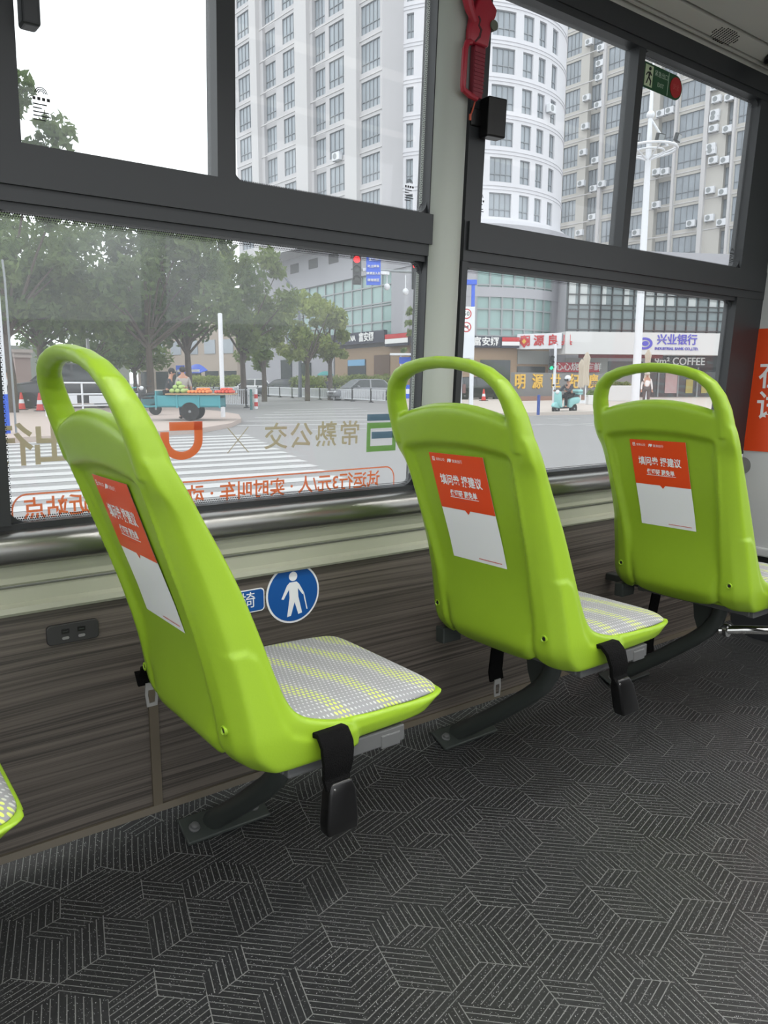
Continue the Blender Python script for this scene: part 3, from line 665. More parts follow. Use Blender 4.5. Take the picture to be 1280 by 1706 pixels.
# glass makers' marks
def glass_mark(X, t, s, label):
    a = MB()
    for r in (.010, .0075, .005):
        pts = [(X+r*s*cos(q), t+.012*s+r*s*sin(q)) for q in [pi*k/10 for k in range(11)]]; pi_ = [(X+(r-.0014)*s*cos(q), t+.012*s+(r-.0014)*s*sin(q)) for q in [pi*k/10 for k in range(11)]]
        strip(a, pts, pi_, .0088)
    for k in range(4): flat(a, [(X-.014*s+k*.0075*s, t+.006*s), (X-.009*s+k*.0075*s, t+.006*s), (X-.009*s+k*.0075*s, t+.001*s), (X-.014*s+k*.0075*s, t+.001*s)], .0088)
    for j, wd in enumerate((.8, .5, .9, 1.0, .7)): flat(a, [(X-.014*s, t-.004*s-j*.006*s), (X-.014*s+.028*s*wd, t-.004*s-j*.006*s), (X-.014*s+.028*s*wd, t-.006*s-j*.006*s), (X-.014*s, t-.006*s-j*.006*s)], .0088)
    decal('glass_mark', label, [('print', a, M_GASKET)])
glass_mark(.405, .790, 1.1, 'small dark glass stamp over the tree top in the upper left pane'); glass_mark(1.270, .765, 1.0, 'small black glass stamp in the upper pane left of the grey pillar')
glass_mark(1.515, .765, 1.0, 'small black glass stamp in the sliding pane right of the grey pillar'); glass_mark(2.790, .755, 1.0, 'small black glass stamp in the corner pane under the exit sign')
# exit sticker
t = thing('exit_sticker', 'green emergency exit sticker with a red disc on the corner pane', 'sticker', WP((2.268, .0075, 1.222)), 0); t.rotation_euler = (radians(3), radians(1.5), 0)
m = MB(); m.prism([(-.105, .036)]+[(.068+.036*sin(q), .036*cos(q)) for q in [pi*k/12 for k in range(13)]]+[(-.105, -.036)], 'y', -.001, 0); m.build('field', mat('dark_green_print', (.10, .30, .17), .4), t)
m = MB(); m.box((-.096, -.002, -.030), (-.056, -.001, .030)); p = m.build('pictogram_field', mat('pale_green_print', (.74, .80, .66), .4), t)
m = MB(); m.lathe([(.005, -.0015), (.005, -.0043), (.0002, -.0043)], (-.074, 0, .020), 12, 'y'); m.prism([(-.084, .010), (-.070, .013), (-.062, .004), (-.066, .002), (-.071, .007), (-.073, -.003), (-.062, -.012), (-.064, -.026), (-.069, -.026), (-.068, -.014), (-.077, -.006), (-.083, -.022), (-.089, -.024), (-.086, -.018), (-.079, -.002), (-.078, .007), (-.084, .005), (-.090, -.002), (-.092, .001)], 'y', -.0028, -.0015); m.build('running_figure', M_GASKET, p)
m = MB(); m.text('紧急出口', .018, lambda x, y, z: (x-.012, -.002, y+.015)); m.text('EXIT', .017, lambda x, y, z: (x-.012, -.002, y-.014)); m.box((.026, -.002, -.033), (.0275, -.001, .033)); m.build('lettering', mat('pale_print', (.72, .80, .72), .4), t)
m = MB(); m.lathe([(.030, -.001), (.030, -.003), (.0003, -.003)], (.068, 0, 0), 28, 'y'); r = m.build('red_disc', mat('red_print', (.66, .12, .14), .4), t)
m = MB(); m.text('安全', .018, lambda x, y, z: (x+.068, -.0036, y)); m.build('lettering', mat('rose_print', (.75, .35, .33), .4), r)
# red emergency hammer on the pillar
t = thing('emergency_hammer', 'red emergency hammer in its holder on the grey window pillar', 'hammer', WP((1.405, -.052, 1.102)), 0); t.rotation_euler = (radians(3), 0, 0)
def loc(pts, cx, cz): return [(a-cx, b-cz) for a, b in pts]
m = MB(); m.prism([(-.030, .000), (.032, .000), (.040, .05), (.052, .075), (.056, .090), (.025, .115), (-.004, .112), (-.022, .07), (-.030, .03)], 'y', -.022, .0); hd = m.build('holder', M_RED, t, bevel=.006, seg=3, smooth=True)
m = MB(); m.tube([(-.048, -.018, .095), (-.04, -.022, .112), (-.022, -.024, .118), (-.002, -.022, .108)], [.014, .018, .017, .012], 12); m.tube([(-.046, -.018, .098), (-.036, -.02, .07), (-.018, -.02, .045)], [.014, .012, .008], 10); m.build('hammer_head', M_RED, t, smooth=True)
m = MB(); m.tube([(-.026, -.018, .0), (-.038, -.020, -.004), (-.044, -.02, -.02), (-.045, -.02, -.10), (-.042, -.018, -.108), (-.02, -.014, -.114), (.01, -.010, -.116)], .0075, 10); m.build('guard', M_RED, t, smooth=True)
m = MB(); m.prism([(-.010, .0), (.028, .0), (.024, -.117), (-.008, -.117)], 'y', -.018, .0); gp = m.build('grip', mat('deep_red_plastic', (.48, .10, .17), .4), t, bevel=.004)
m = MB()
for k in range(11): m.box((-.009, -.0195, -.016-k*.0088), (.024, -.0175, -.0125-k*.0088))
m.build('grip_ribs', mat('deep_red_plastic', (.48, .10, .17), .4), gp)
m = MB(); m.lathe([(.012, .0), (.012, -.026), (.0003, -.026)], (.043, 0, .052), 18, 'y'); m.build('button', mat('olive_dot', (.36, .38, .33), .5), hd)
m = MB(); m.prism([(-.010, .06), (-.004, .052), (-.008, .040), (.0, .032), (-.004, .018), (-.016, .004), (-.013, .002), (.002, .016), (.006, .034), (-.003, .042), (.001, .054), (-.006, .062)], 'y', -.0228, -.0215); m.build('seam', mat('dark_seam', (.25, .07, .09), .5), hd)
m = MB(); m.tube([(.012, -.006, -.115), (.006, -.004, -.14), (.0, -.004, -.155)], .002, 6); m.cbox((-.002, -.004, -.160), (.006, .003, .014)); m.build('seal_tag', mat('orange_tag', (.70, .30, .20), .5), t)
# sliding window catches
t = thing('window_catch', 'black catch of the sliding pane just below the red hammer', 'catch', WP((1.492, -.02, .957)), 0); t.rotation_euler = (radians(3), 0, radians(-8))
m = MB(); m.box((-.026, -.045, -.047), (.032, -.005, .047)); m.build('grip', M_BLACK, t, bevel=.004); m = MB(); m.box((-.055, -.012, -.02), (-.02, .006, .022)); m.build('tongue', M_BLACK, t, bevel=.003)
t = thing('window_catch', 'grey catch of the sliding pane in the upper left corner', 'catch', WP((.362, -.02, .978)), 0); t.rotation_euler = (radians(3), 0, 0)
m = MB(); m.box((.004, -.035, -.085), (.034, .006, .20)); m.build('grip', M_FRAME, t, bevel=.006, seg=3); m = MB(); m.box((-.05, -.012, -.03), (.006, .01, .16)); m.build('tongue', M_FRAME, t, bevel=.003)
# ceiling details
t = thing('speaker_grille', 'round of small slots in the ceiling panel above the corner window', 'speaker', (2.46, 1.4775, 2.1145), 0); t.rotation_euler = (radians(-17.5), 0, 0)
m = MB()
for i in range(-5, 6):
    for j in range(-4, 5):
        if (i/5.3)**2+(j/4.6)**2 < 1: m.box((i*.0125-.0022, j*.0062-.0021, -.0012), (i*.0125+.0022, j*.0062+.0021, .001))
m.build('slots', M_GASKET, t)
t = thing('dome_camera', 'black dome camera under the ceiling in the upper right corner', 'camera', (2.75, 1.455, 2.118))
m = MB(); m.lathe([(.042, .01), (.042, -.014), (.036, -.018), (.001, -.018)], n=24); m.build('base', M_BLACK, t, smooth=True); m = MB(); m.ball((0, 0, -.016), .031, 20, 12); m.build('dome', mat('black_gloss', (.02, .02, .022), .08), t, smooth=True)
# orange notice on the bulkhead
t = thing('notice_poster', 'large orange notice with white characters on the grey bulkhead', 'poster', (2.999, 1.597, 1.0))
m = MB(); m.box((-.003, -.62, -.236), (0, 0, .236)); m.build('sheet', M_ORANGE, t)
m = MB(); m.text('在常熟', .118, lambda x, y, z: (-.004, -x-.035, y+.055), 'LEFT', bold=.012); m.text('试运行', .118, lambda x, y, z: (-.004, -x-.035, y-.065), 'LEFT', bold=.012); m.build('lettering', M_WHITE, t)
m = MB(); m.box((-.0015, 0, -.24), (0, .008, .245)); m.build('white_edge', M_WHITE, t)
# ============================================================ the street outside
M_ASPH = mat('grey_asphalt', (.535, .53, .53), .9, noise=.06, nscale=.6); M_LINE = mat('white_road_paint', (.72, .72, .72), .8, noise=.05, nscale=3)
M_PAVE = mat('pinkish_paving', (.70, .64, .61), .85, noise=.06, nscale=1.2); M_PAVE2 = mat('beige_paving', (.74, .70, .67), .85, noise=.05, nscale=1.0)
M_KERB = mat('kerb_stone', (.66, .65, .64), .85)
M_WALLA = mat('white_grey_cladding', (.73, .725, .735), .7, noise=.03, nscale=.4); M_WALLR = mat('white_cladding', (.82, .82, .84), .7, noise=.03, nscale=.4); M_WALLB = mat('warm_grey_cladding', (.73, .72, .70), .7, noise=.04, nscale=.4)
M_PIER = mat('light_pier', (.76, .755, .76), .7); M_WF = mat('grey_window_metal', (.52, .54, .56), .5)
M_WG = mat('grey_window_glass', (.60, .63, .66), .2, noise=.35, nscale=.55); M_CW = mat('green_curtain_wall_glass', (.52, .63, .62), .15, noise=.30, nscale=.45)
M_CW2 = mat('dark_curtain_wall_glass', (.42, .47, .48), .15, noise=.45, nscale=.55); M_STONE = mat('grey_stone_cladding', (.62, .62, .645), .7, noise=.05, nscale=.5)
M_DGLASS = mat('dark_shop_glass', (.24, .26, .27), .15, noise=.4, nscale=.9); M_CANOPY = mat('white_metal_panel', (.80, .80, .80), .6, noise=.03, nscale=.6)
M_BRICK = mat('tan_shop_front', (.60, .51, .42), .7, noise=.08, nscale=.8)
M_WMETAL = mat('white_painted_metal', (.85, .86, .88), .4); M_GMETAL = mat('grey_galvanised_metal', (.55, .57, .58), .45); M_DMETAL = mat('dark_metal', (.16, .17, .18), .5)
M_GOLD = mat('gold_lettering', (.85, .68, .25), .4); M_SBLUE = mat('sign_blue', (.10, .33, .80), .45); M_SRED = mat('sign_red', (.74, .14, .17), .5)
M_TYRE = mat('black_tyre', (.07, .07, .07), .7); M_NAVY = mat('navy_fascia', (.17, .18, .25), .5); M_SKIN = mat('skin', (.70, .52, .43), .6)

def V2(p): return Vector((p[0], p[1], 0))
def slab(name, pts, h, m, lift=-.25):
    mb = MB(); n = len(pts)
    top = [(p[0], p[1], gz(p)+h) for p in pts]; bot = [(p[0], p[1], gz(p)+lift) for p in pts]
    ar = sum(pts[i][0]*pts[(i+1) % n][1]-pts[(i+1) % n][0]*pts[i][1] for i in range(n))
    f = [tuple(range(n)), tuple(range(2*n-1, n-1, -1))]+[(i, i+n, (i+1) % n+n, (i+1) % n) for i in range(n)]
    if ar < 0: f = [q[::-1] for q in f]
    mb.add(top+bot, f); return mb.build(name, m)
def fr(a, b): return CAM*0+_Fh*a+_Rh*b              # forward / rightward metres -> world
struct(slab('road', [fr(-40, -90), fr(-40, 90), fr(260, 300), fr(260, -300)], 0, M_ASPH, -.1))
# pavements: the near corner on the left, the far plaza on the right
pv = [ground(x, y, KERB) for x, y in ((-420, 752), (-60, 733), (60, 727), (200, 722), (330, 714), (385, 705), (402, 697), (398, 690), (360, 684), (250, 676), (60, 668), (-500, 662))]
struct(slab('pavement', pv, KERB, M_PAVE))
far = [ground(x, y, KERB) for x, y in ((652, 676), (700, 686), (790, 689), (1000, 685), (1400, 678))]+[fr(70, 62), fr(95, 62), fr(100, -4), fr(62, .5)]
struct(slab('pavement_plaza', far, KERB, M_PAVE2))
far2 = [fr(86, -60), fr(82, -12), fr(70, -2), fr(100, -2), fr(120, -60)]
struct(slab('pavement_shops', far2, KERB, M_PAVE2))
# road paint: zebra stripes nearest the bus, second crossing, lane dashes
def paint(P, Q, w, lift=.004):
    d = (V2(Q)-V2(P)).normalized(); n = Vector((-d.y, d.x, 0))*w/2
    return [(q.x, q.y, gz(q)+lift) for q in (V2(P)-n, V2(Q)-n, V2(Q)+n, V2(P)+n)]
mb = MB(); u = (V2(ground(560, 757))-V2(ground(0, 786))).normalized(); nrm = Vector((-u.y, u.x, 0))
o = V2(ground(-40, 742)); k = 0
A0, B0 = V2(ground(-60, 742)), V2(ground(540, 742)); A1, B1 = V2(ground(-80, 880)), V2(ground(700, 845))
perp = -nrm if (A1-A0).dot(nrm) < 0 else nrm
base = A0; L = 7.6
for k in range(13):
    P = base+perp*(0.80*k)-u*(1.2+.12*k); Q = P+u*(L-.05*k)
    mb.add(paint(P, Q, .40), [(0, 1, 2, 3)])
tag(struct(mb.build('road_marking_zebra', M_LINE)), 'white zebra crossing stripes nearest the bus')
mb = MB()
for y, xa, xb in ((683, 470, 600), (687, 455, 612), (691, 440, 640), (696, 425, 650), (702, 410, 655), (709, 395, 640)): mb.add(paint(ground(xa, y), ground(xb, y-3), .30), [(0, 1, 2, 3)])
tag(struct(mb.build('road_marking_crossing', M_LINE)), 'second white crossing beyond the zebra')
mb = MB()
for xa, ya, xb, yb in ((800, 694, 832, 694), (848, 695, 868, 696), (912, 697, 932, 698), (945, 697, 968, 698), (892, 707, 916, 708), (932, 709, 955, 709), (978, 709, 1010, 709), (405, 676, 560, 668), (1010, 699, 1040, 700), (700, 692, 780, 693)):
    mb.add(paint(ground(xa, ya), ground(xb, yb), .16), [(0, 1, 2, 3)])
mb.add(paint(ground(520, 716), ground(990, 706), .14), [(0, 1, 2, 3)])
tag(struct(mb.build('road_marking_lanes', M_LINE)), 'white lane dashes on the road')

# ------------------------------------------------------------ buildings
class Face:
    """a vertical facade between two ground points; (u, z) on it"""
    def __init__(s, A, B):
        s.A = V2(A); d = V2(B)-s.A; s.L = d.length; s.u = d/s.L; s.n = Vector((s.u.y, -s.u.x, 0))
        if s.n.dot(_Fh) > 0: s.n = -s.n
    def P(s, u, z, out=0): q = s.A+s.u*u+s.n*out; return (q.x, q.y, z)
    def hit(s, px, py):
        r = ray(px, py); t = (s.A-CAM).dot(s.n)/r.dot(s.n); p = CAM+r*t; return (V2(p)-s.A).dot(s.u), p.z
    def box(s, mb, u0, u1, z0, z1, o0, o1):
        a = [s.P(u, z, o) for z in (z0, z1) for u, o in ((u0, o0), (u1, o0), (u1, o1), (u0, o1))]
        f = [(0, 3, 2, 1), (4, 5, 6, 7), (0, 1, 5, 4), (1, 2, 6, 5), (2, 3, 7, 6), (3, 0, 4, 7)]
        if Vector(s.u).cross(Vector(s.n)).z < 0: f = [q[::-1] for q in f]
        mb.add(a, f)
def wmesh(face, u0, u1, z0, z1, nx, out, tr=.30):
    """one window: glass with its metal bars"""
    mb = MB(); w = u1-u0; h = z1-z0; fw = .055
    mb.m(1); face.box(mb, u0, u1, z0, z1, out-.05, out)
    mb.m(0)
    for k in range(nx+1): c = u0+w*k/nx; face.box(mb, max(u0, c-fw/2), min(u1, c+fw/2), z0, z1, out, out+.06)
    for zz in (z0, z0+h*tr, z1): face.box(mb, u0, u1, max(z0, zz-fw/2), min(z1, zz+fw/2), out, out+.06)
    return mb
def tower(name, label, A, B, depth, z0, z1, floor, zw, cols, wallm, group=None, piers=(), nx=4, start=0, top_only=None):
    """cols = list of (u0,u1,panes,recess); zw = (sill, head) of the first window row; windows repeat every floor"""
    fc = Face(A, B); b = thing(name, label, 'building', (fc.A.x, fc.A.y, z0)); b.location = (0, 0, 0)
    nf = int((z1-zw[0])/floor)+1
    mb = MB(); fc.box(mb, 0, fc.L, z0, z1, -depth, -.80)
    us = sorted(cols); prev = 0
    for c in us:
        fc.box(mb, prev, c[0], z0, z1, -.81, 0); prev = c[1]
        # spandrels of this column
        zz = z0
        for k in range(nf):
            s, h = zw[0]+k*floor, zw[1]+k*floor
            if s > zz: fc.box(mb, c[0]-.02, c[1]+.02, zz, min(s, z1), -.81, -c[3])
            zz = h
        if zz < z1: fc.box(mb, c[0]-.02, c[1]+.02, zz, z1, -.81, -c[3])
    fc.box(mb, prev, fc.L, z0, z1, -.81, 0)
    mb.build('wall', wallm, b)
    mb = MB()
    for k in range(nf):
        zz = zw[1]+k*floor+.25
        fc.box(mb, 0, fc.L, zz, zz+.09, 0, .05)
    mb.build('floor_bands', M_PIER, b)
    for (p0, p1, po) in piers:
        mb = MB(); fc.box(mb, p0, p1, z0, z1, -.02, po); mb.build('pier', M_PIER, b)
    for c in us:
        for k in range(start, nf):
            s, h = zw[0]+k*floor, zw[1]+k*floor
            if h > z1: continue
            wmesh(fc, c[0], c[1], s, h, c[2], -c[3]-.12).build('window', [M_WF, M_WG], b)
    return b, fc
def cols_px(fc, py, lst): return [(fc.hit(a, py)[0], fc.hit(b, py)[0], n, r) for a, b, n, r in lst]

# flat white tower, left
A, B = at(393, 200, 74), at(637, 200, 58.5)
fA = Face(A, B)
zs = fA.hit(618, 317)[1]; zh = fA.hit(618, 262)[1]          # one window row at its right-hand column
fl = fA.hit(618, 200)[1]-fA.hit(618, 262)[1]
zw0 = (fA.hit(618, 303)[1], fA.hit(618, 257)[1])
n0 = int((zw0[0]-12.8)/fl); zw0 = (zw0[0]-n0*fl, zw0[1]-n0*fl)
cl = cols_px(fA, 200, [(399, 421, 4, .0), (440, 461, 4, .25), (473, 496, 4, .0), (522, 543, 4, .25), (549, 578, 4, .0), (602, 637, 5, .0)])
cl[-1] = (cl[-1][0], fA.L-.25, 5, .0)
pr = [(fA.hit(a, 200)[0], fA.hit(b, 200)[0], .35) for a, b in ((424, 435), (498, 518), (580, 600))]
tower('apartment_tower', 'pale flat-fronted apartment tower in the upper left window beside the open sky', A, B, 4, 12.2, 48, fl, zw0, cl, M_WALLA, piers=pr)
# round white tower
CR = at(749, 640, 67.6); CRx, CRy = CR.x, CR.y; RR = 8.9
bt_ = thing('round_tower', 'round white apartment tower right of the grey pillar', 'building')
def cyl(a, r, z): q = Vector((CRx, CRy, 0))-_Fh*(cos(a)*r)+_Rh*(sin(a)*r); return (q.x, q.y, z)
def arcbox(mb, a0, a1, z0, z1, r0, r1, step=.05):
    n = max(1, int(abs(a1-a0)/step)+1)
    aa = [a0+(a1-a0)*k/n for k in range(n+1)]
    vs = [cyl(a, r, z) for a in aa for r, z in ((r0, z0), (r1, z0), (r1, z1), (r0, z1))]
    fs = [(4*k+i, 4*k+(i+1) % 4, 4*k+4+(i+1) % 4, 4*k+4+i) for k in range(n) for i in range(4)]+[(3, 2, 1, 0), (4*n, 4*n+1, 4*n+2, 4*n+3)]
    mb.add(vs, [f[::-1] for f in fs])
def ang_of(px, py, r=RR):
    d = ray(px, py); d = d/d.dot(_Fh); c = V2(CR)-V2(CAM); dx = V2(d)
    # nearest intersection of the bearing with the cylinder
    a_ = dx.dot(dx); b_ = -2*dx.dot(c); c_ = c.dot(c)-r*r; q = max(0, b_*b_-4*a_*c_); t = (-b_-sqrt(q))/(2*a_)
    p = dx*t-c; return atan2(p.dot(_Rh), -p.dot(_Fh)), (CAM+d*t).z
wz = [ang_of(836, y)[1] for y in (183, 141)]
rows_h = (ang_of(836, 79)[1]-ang_of(836, 141)[1])
nb = int((wz[0]-12.9)/rows_h); ws, wh = wz[0]-nb*rows_h, wz[1]-nb*rows_h
angs = []
for a, b, n in ((819, 857, 4), (870, 887, 2), (896, 908, 2), (918, 927, 2)): angs.append((ang_of(a, 165)[0], ang_of(b, 165)[0], n))
angs = angs+[(ang_of(677, 165)[0], ang_of(689, 165)[0], 2), (-.19, -.04, 4), (.06, .16, 2)]
mb = MB(); NF = 11; ZT_ = 12.6+NF*rows_h
arcbox(mb, -.62, 1.75, 12.4, ZT_, RR-2.0, RR-.4)
zz = 12.4; sa = sorted(angs)
for k in range(NF):
    s, h = ws+k*rows_h, wh+k*rows_h
    arcbox(mb, -.62, 1.75, zz, s, RR-.41, RR); zz = h
    p = -.62
    for a0, a1, n in sa: arcbox(mb, p, a0, s, h, RR-.41, RR); p = a1
    arcbox(mb, p, 1.75, s, h, RR-.41, RR)
arcbox(mb, -.62, 1.75, zz, ZT_, RR-.41, RR); mb.build('wall', M_WALLR, bt_)
mb = MB()
for k in range(NF): arcbox(mb, -.62, 1.75, wh+k*rows_h+.22, wh+k*rows_h+.31, RR-.01, RR+.05); arcbox(mb, -.62, 1.75, ws+k*rows_h-.3, ws+k*rows_h-.22, RR-.01, RR+.05)
arcbox(mb, -.62, 1.75, 12.2, 12.9, RR-.01, RR+.5); mb.build('floor_bands', M_WALLR, bt_)
for a0, a1, n in sa:
    for k in range(NF):
        s, h = ws+k*rows_h, wh+k*rows_h; mb = MB()
        mb.m(1); arcbox(mb, a0, a1, s, h, RR-.25, RR-.18); mb.m(0)
        for q in range(n+1): c = a0+(a1-a0)*q/n; arcbox(mb, c-.003, c+.003, s, h, RR-.19, RR-.12)
        for z_ in (s+.03, s+(h-s)*.32, h-.03): arcbox(mb, a0, a1, z_-.03, z_+.03, RR-.19, RR-.12)
        mb.build('window', [M_WF, M_WG], bt_)
# long tower behind, right
A3, B3 = at(925, 200, 88), at(1290, 200, 70)
fB = Face(A3, B3)
flB = fB.hit(1155, 184)[1]-fB.hit(1155, 236)[1]
zB = (fB.hit(1155, 226)[1], fB.hit(1155, 186)[1]); n1 = int((zB[0]-10.6)/flB); zB = (zB[0]-n1*flB, zB[1]-n1*flB)
cB = cols_px(fB, 200, [(941, 965, 4, .0), (979, 1001, 4, .55), (1010, 1044, 4, .0), (1055, 1085, 4, .0), (1098, 1126, 4, .55), (1133, 1174, 4, .0), (1212, 1223, 2, .3), (1230, 1262, 4, .0)])
tower('long_tower', 'long grey apartment tower with many air conditioners in the right upper panes', A3, B3, 6, 10.0, 44, flB, zB, cB, M_WALLB,
      piers=[(fB.hit(a, 200)[0], fB.hit(b, 200)[0], .3) for a, b in ((1003, 1008), (1047, 1053), (1127, 1131), (1176, 1183), (1224, 1228))])
# air conditioners
def ac_mesh():
    t = thing('air_conditioner', 'white air conditioner box on a tower wall', 'air conditioner', (0, 0, 0), 0, 'air conditioners on the towers')
    m = MB(); m.box((-.42, 0, 0), (.42, .34, .58)); m.build('casing', M_WMETAL, t, bevel=.02)
    m = MB(); m.lathe([(.22, -.01), (.22, .02), (.04, .02)], (-.10, -.005, .30), 16, 'y'); m.build('fan', M_GMETAL, t)
    m = MB(); m.box((-.35, -.03, -.05), (-.30, .36, 0)); m.box((.30, -.03, -.05), (.35, .36, 0)); m.build('bracket', M_GMETAL, t)
    return t
ac0 = ac_mesh(); first = True
def put_ac(fc, px, py, out=.06):
    global first
    u, z = fc.hit(px, py); p = fc.P(u, z-.28, out+.34); rz = atan2(-fc.n.y, -fc.n.x)-pi/2
    if first: ac0.location = p; ac0.rotation_euler = (0, 0, rz); first = False
    else: dup(ac0, p, rz)
for cx, cy in ((285, 240), (352, 272), (345, 360), (342, 438), (270, 552), (336, 592), (262, 712), (250, 858), (320, 902), (240, 1032), (310, 1060), (355, 1035), (302, 1220), (230, 1308), (686, 640), (736, 624), (662, 968), (710, 965), (548, 1308),
               (992, 490), (1000, 560), (1072, 550), (990, 640), (986, 665), (982, 725), (1060, 728), (968, 828), (970, 850), (980, 902), (1045, 902), (962, 1070), (1035, 1080), (958, 1225), (1025, 1250), (855, 1256), (660, 1152)):
    put_ac(fB, 900+cx*.297, cy*.297)
put_ac(fA, 566, 262)
ua, za = ang_of(914, 185); pA = cyl(ua, RR+.4, za-.2); dup(ac0, pA, atan2(pA[1]-CRy, pA[0]-CRx)+pi/2)

# podium: flat part under the left tower
Ap, Bp = at(405, 560, 82), at(705, 560, 56)
fP = Face(Ap, Bp); pod = thing('shop_podium', 'glass-fronted shop podium behind the trees and the blue sign', 'building')
zr = [fP.hit(600, y)[1] for y in (664, 580, 562, 462, 433, 408)]
mb = MB(); fP.box(mb, 0, fP.L, -1, 12.6, -2.5, -.3); fP.box(mb, 0, fP.L, zr[3], 12.4, -.31, .25); fP.box(mb, 0, fP.hit(478, 500)[0], zr[1], zr[3], -.31, .1); fP.box(mb, fP.hit(655, 500)[0], fP.L, zr[1], zr[3], -.31, .15)
mb.build('wall', M_STONE, pod)
mb = MB(); ue = fP.hit(655, 500)[0]; us_ = fP.hit(478, 500)[0]; n = 12
mb.m(1); fP.box(mb, us_, ue, zr[2], zr[3], -.3, -.05); mb.m(0)
for k in range(n+1): c = us_+(ue-us_)*k/n; fP.box(mb, c-.05, c+.05, zr[2], zr[3], -.05, .05)
for q in (.0, .22, .48, .52, .8, 1.0): z_ = zr[2]+(zr[3]-zr[2])*q; fP.box(mb, us_, ue, z_-.05, z_+.05, -.05, .05)
mb.build('curtain_wall', [M_GMETAL, M_CW], pod)
mb = MB()
for k in range(9): c = fP.L*(k+.3)/9; fP.box(mb, c, c+1.6, 10.9, 11.7, .2, .27)
mb.build('parapet_opening', M_DMETAL, pod)
mb = MB(); us2 = fP.hit(560, 600)[0]; fP.box(mb, us2, fP.L, -1, zr[1], -.31, .1); mb.build('shop_front', M_BRICK, pod)
mb = MB(); us3 = fP.hit(430, 600)[0]; fP.box(mb, 0, us2-.3, -1, zr[1]+.2, -.31, .05); mb.build('shop_front', M_STONE, pod)
for a, b, y0, y1, mt in ((582, 612, 600, 632, M_DGLASS), (626, 652, 592, 640, mat('brown_door', (.36, .27, .21), .5)), (500, 520, 605, 640, M_DGLASS), (470, 488, 600, 640, M_DGLASS)):
    u0, z1_ = fP.hit(a, y0); u1, z0_ = fP.hit(b, y1); mb = MB(); fP.box(mb, u0, u1, z0_-.6, z1_, -.1, .16); mb.build('shop_opening', mt, pod)
mb = MB(); u0, z1_ = fP.hit(583, 600); u1, z0_ = fP.hit(611, 609); fP.box(mb, u0, u1, z0_, z1_, .15, .2); mb.build('shop_poster', mat('pale_blue_poster', (.45, .65, .80), .5), pod)
def board(name, label, cat, fc, px0, px1, py0, py1, thick, m, out=.1, text=None, tm=None, tsize=.6, bold=.02, sx=1, tdx=0, tdy=0, group=None):
    u0, z1_ = fc.hit(px0, py0); u1 = fc.hit(px1, py0)[0]; z0_ = fc.hit(px0, py1)[1]
    if u0 > u1: u0, u1 = u1, u0
    t = thing(name, label, cat, group=group); t.location = fc.P(u0, z0_, out)
    L = Vector(t.location); mb = MB(); fc.box(mb, u0, u1, z0_, z1_, out, out+thick); mb.v = [tuple(Vector(v)-L) for v in mb.v]; mb.build('panel', m, t)
    if text:
        for q in (text if isinstance(text, list) else [(text, tm, tsize, tdx, tdy)]):
            s, mm, sz, dx, dy = q; mb = MB(); sg = 1 if fc.u.dot(_Rh) > 0 else -1
            mb.text(s, sz, lambda x, y, z: tuple(Vector(fc.P((u0+u1)/2+sg*(x+dx), (z0_+z1_)/2+y+dy, out+thick+.03+z))-L), bold=bold, sx=sx, depth=.02); mb.build('lettering', mm, t)
    return t, (u0, u1, z0_, z1_, L)
M_WTXT = mat('white_lettering', (.90, .90, .90), .5)
t, q = board('shop_sign', 'dark shop sign with white lettering behind the trees, left of the pillar', 'sign', fP, 540, 650, 561, 579, .3, M_NAVY, .25, [('FUANNA', M_WTXT, .60, -.2, 0), ('富安娜', M_WTXT, .72, 2.6, 0)])
mb = MB(); fc = fP; u0, u1 = fP.hit(541, 570)[0], fP.hit(552, 570)[0]; fc.box(mb, u0, u1, q[2]+.1, q[3]-.1, .5, .58); mb.v = [tuple(Vector(v)-q[4]) for v in mb.v]; mb.build('green_square', mat('sign_green', (.15, .60, .38), .5), t)
t, q = board('shop_sign', 'red and white striped fascia end left of the grey pillar', 'sign', fP, 651, 690, 558, 578, .3, M_NAVY, .25)
for a, b, mm in ((.62, .98, M_SRED), (.22, .60, M_WTXT)):
    mb = MB(); h = q[3]-q[2]; fP.box(mb, q[0]+.1, q[1], q[2]+h*a, q[2]+h*b, .54, .60); mb.v = [tuple(Vector(v)-q[4]) for v in mb.v]; mb.build('stripe', mm, t)
# round podium under the round tower
RP = 9.9; pr_ = thing('round_podium', 'round glass podium below the round white tower', 'building')
def zp(px, py): return ang_of(px, py, RP)[1]
zg = [zp(850, y) for y in (664, 580, 560, 490, 483, 430)]
mb = MB(); arcbox(mb, -.26, 1.6, -1, 12.5, RP-1.5, RP-.3); arcbox(mb, -.26, 1.6, zp(850, 437), 12.5, RP-.31, RP+.1)
aE = ang_of(918, 520, RP)[0]; arcbox(mb, aE, 1.6, -1, 12.4, RP-.31, RP+.05); arcbox(mb, -.26, ang_of(794, 500, RP)[0], zg[2], 12.4, RP-.31, RP+.05); arcbox(mb, -.26, 1.6, zg[3]-.25, zg[4]+.15, RP-.31, RP+.08)
mb.build('wall', M_STONE, pr_)
mb = MB(); aS = ang_of(794, 500, RP)[0]; n = 7
mb.m(1); arcbox(mb, aS, aE, zg[2], 12.0, RP-.3, RP-.06); mb.m(0)
for k in range(n+1): c = aS+(aE-aS)*k/n; arcbox(mb, c-.006, c+.006, zg[2], 12.2, RP-.07, RP+.06)
for z_ in (zg[2], zg[2]+.5, (zg[2]+zg[3])/2+.4, zg[4]+.3, zg[4]+2.0): arcbox(mb, aS, aE, z_-.05, z_+.05, RP-.07, RP+.06)
mb.build('curtain_wall', [M_GMETAL, M_CW], pr_)
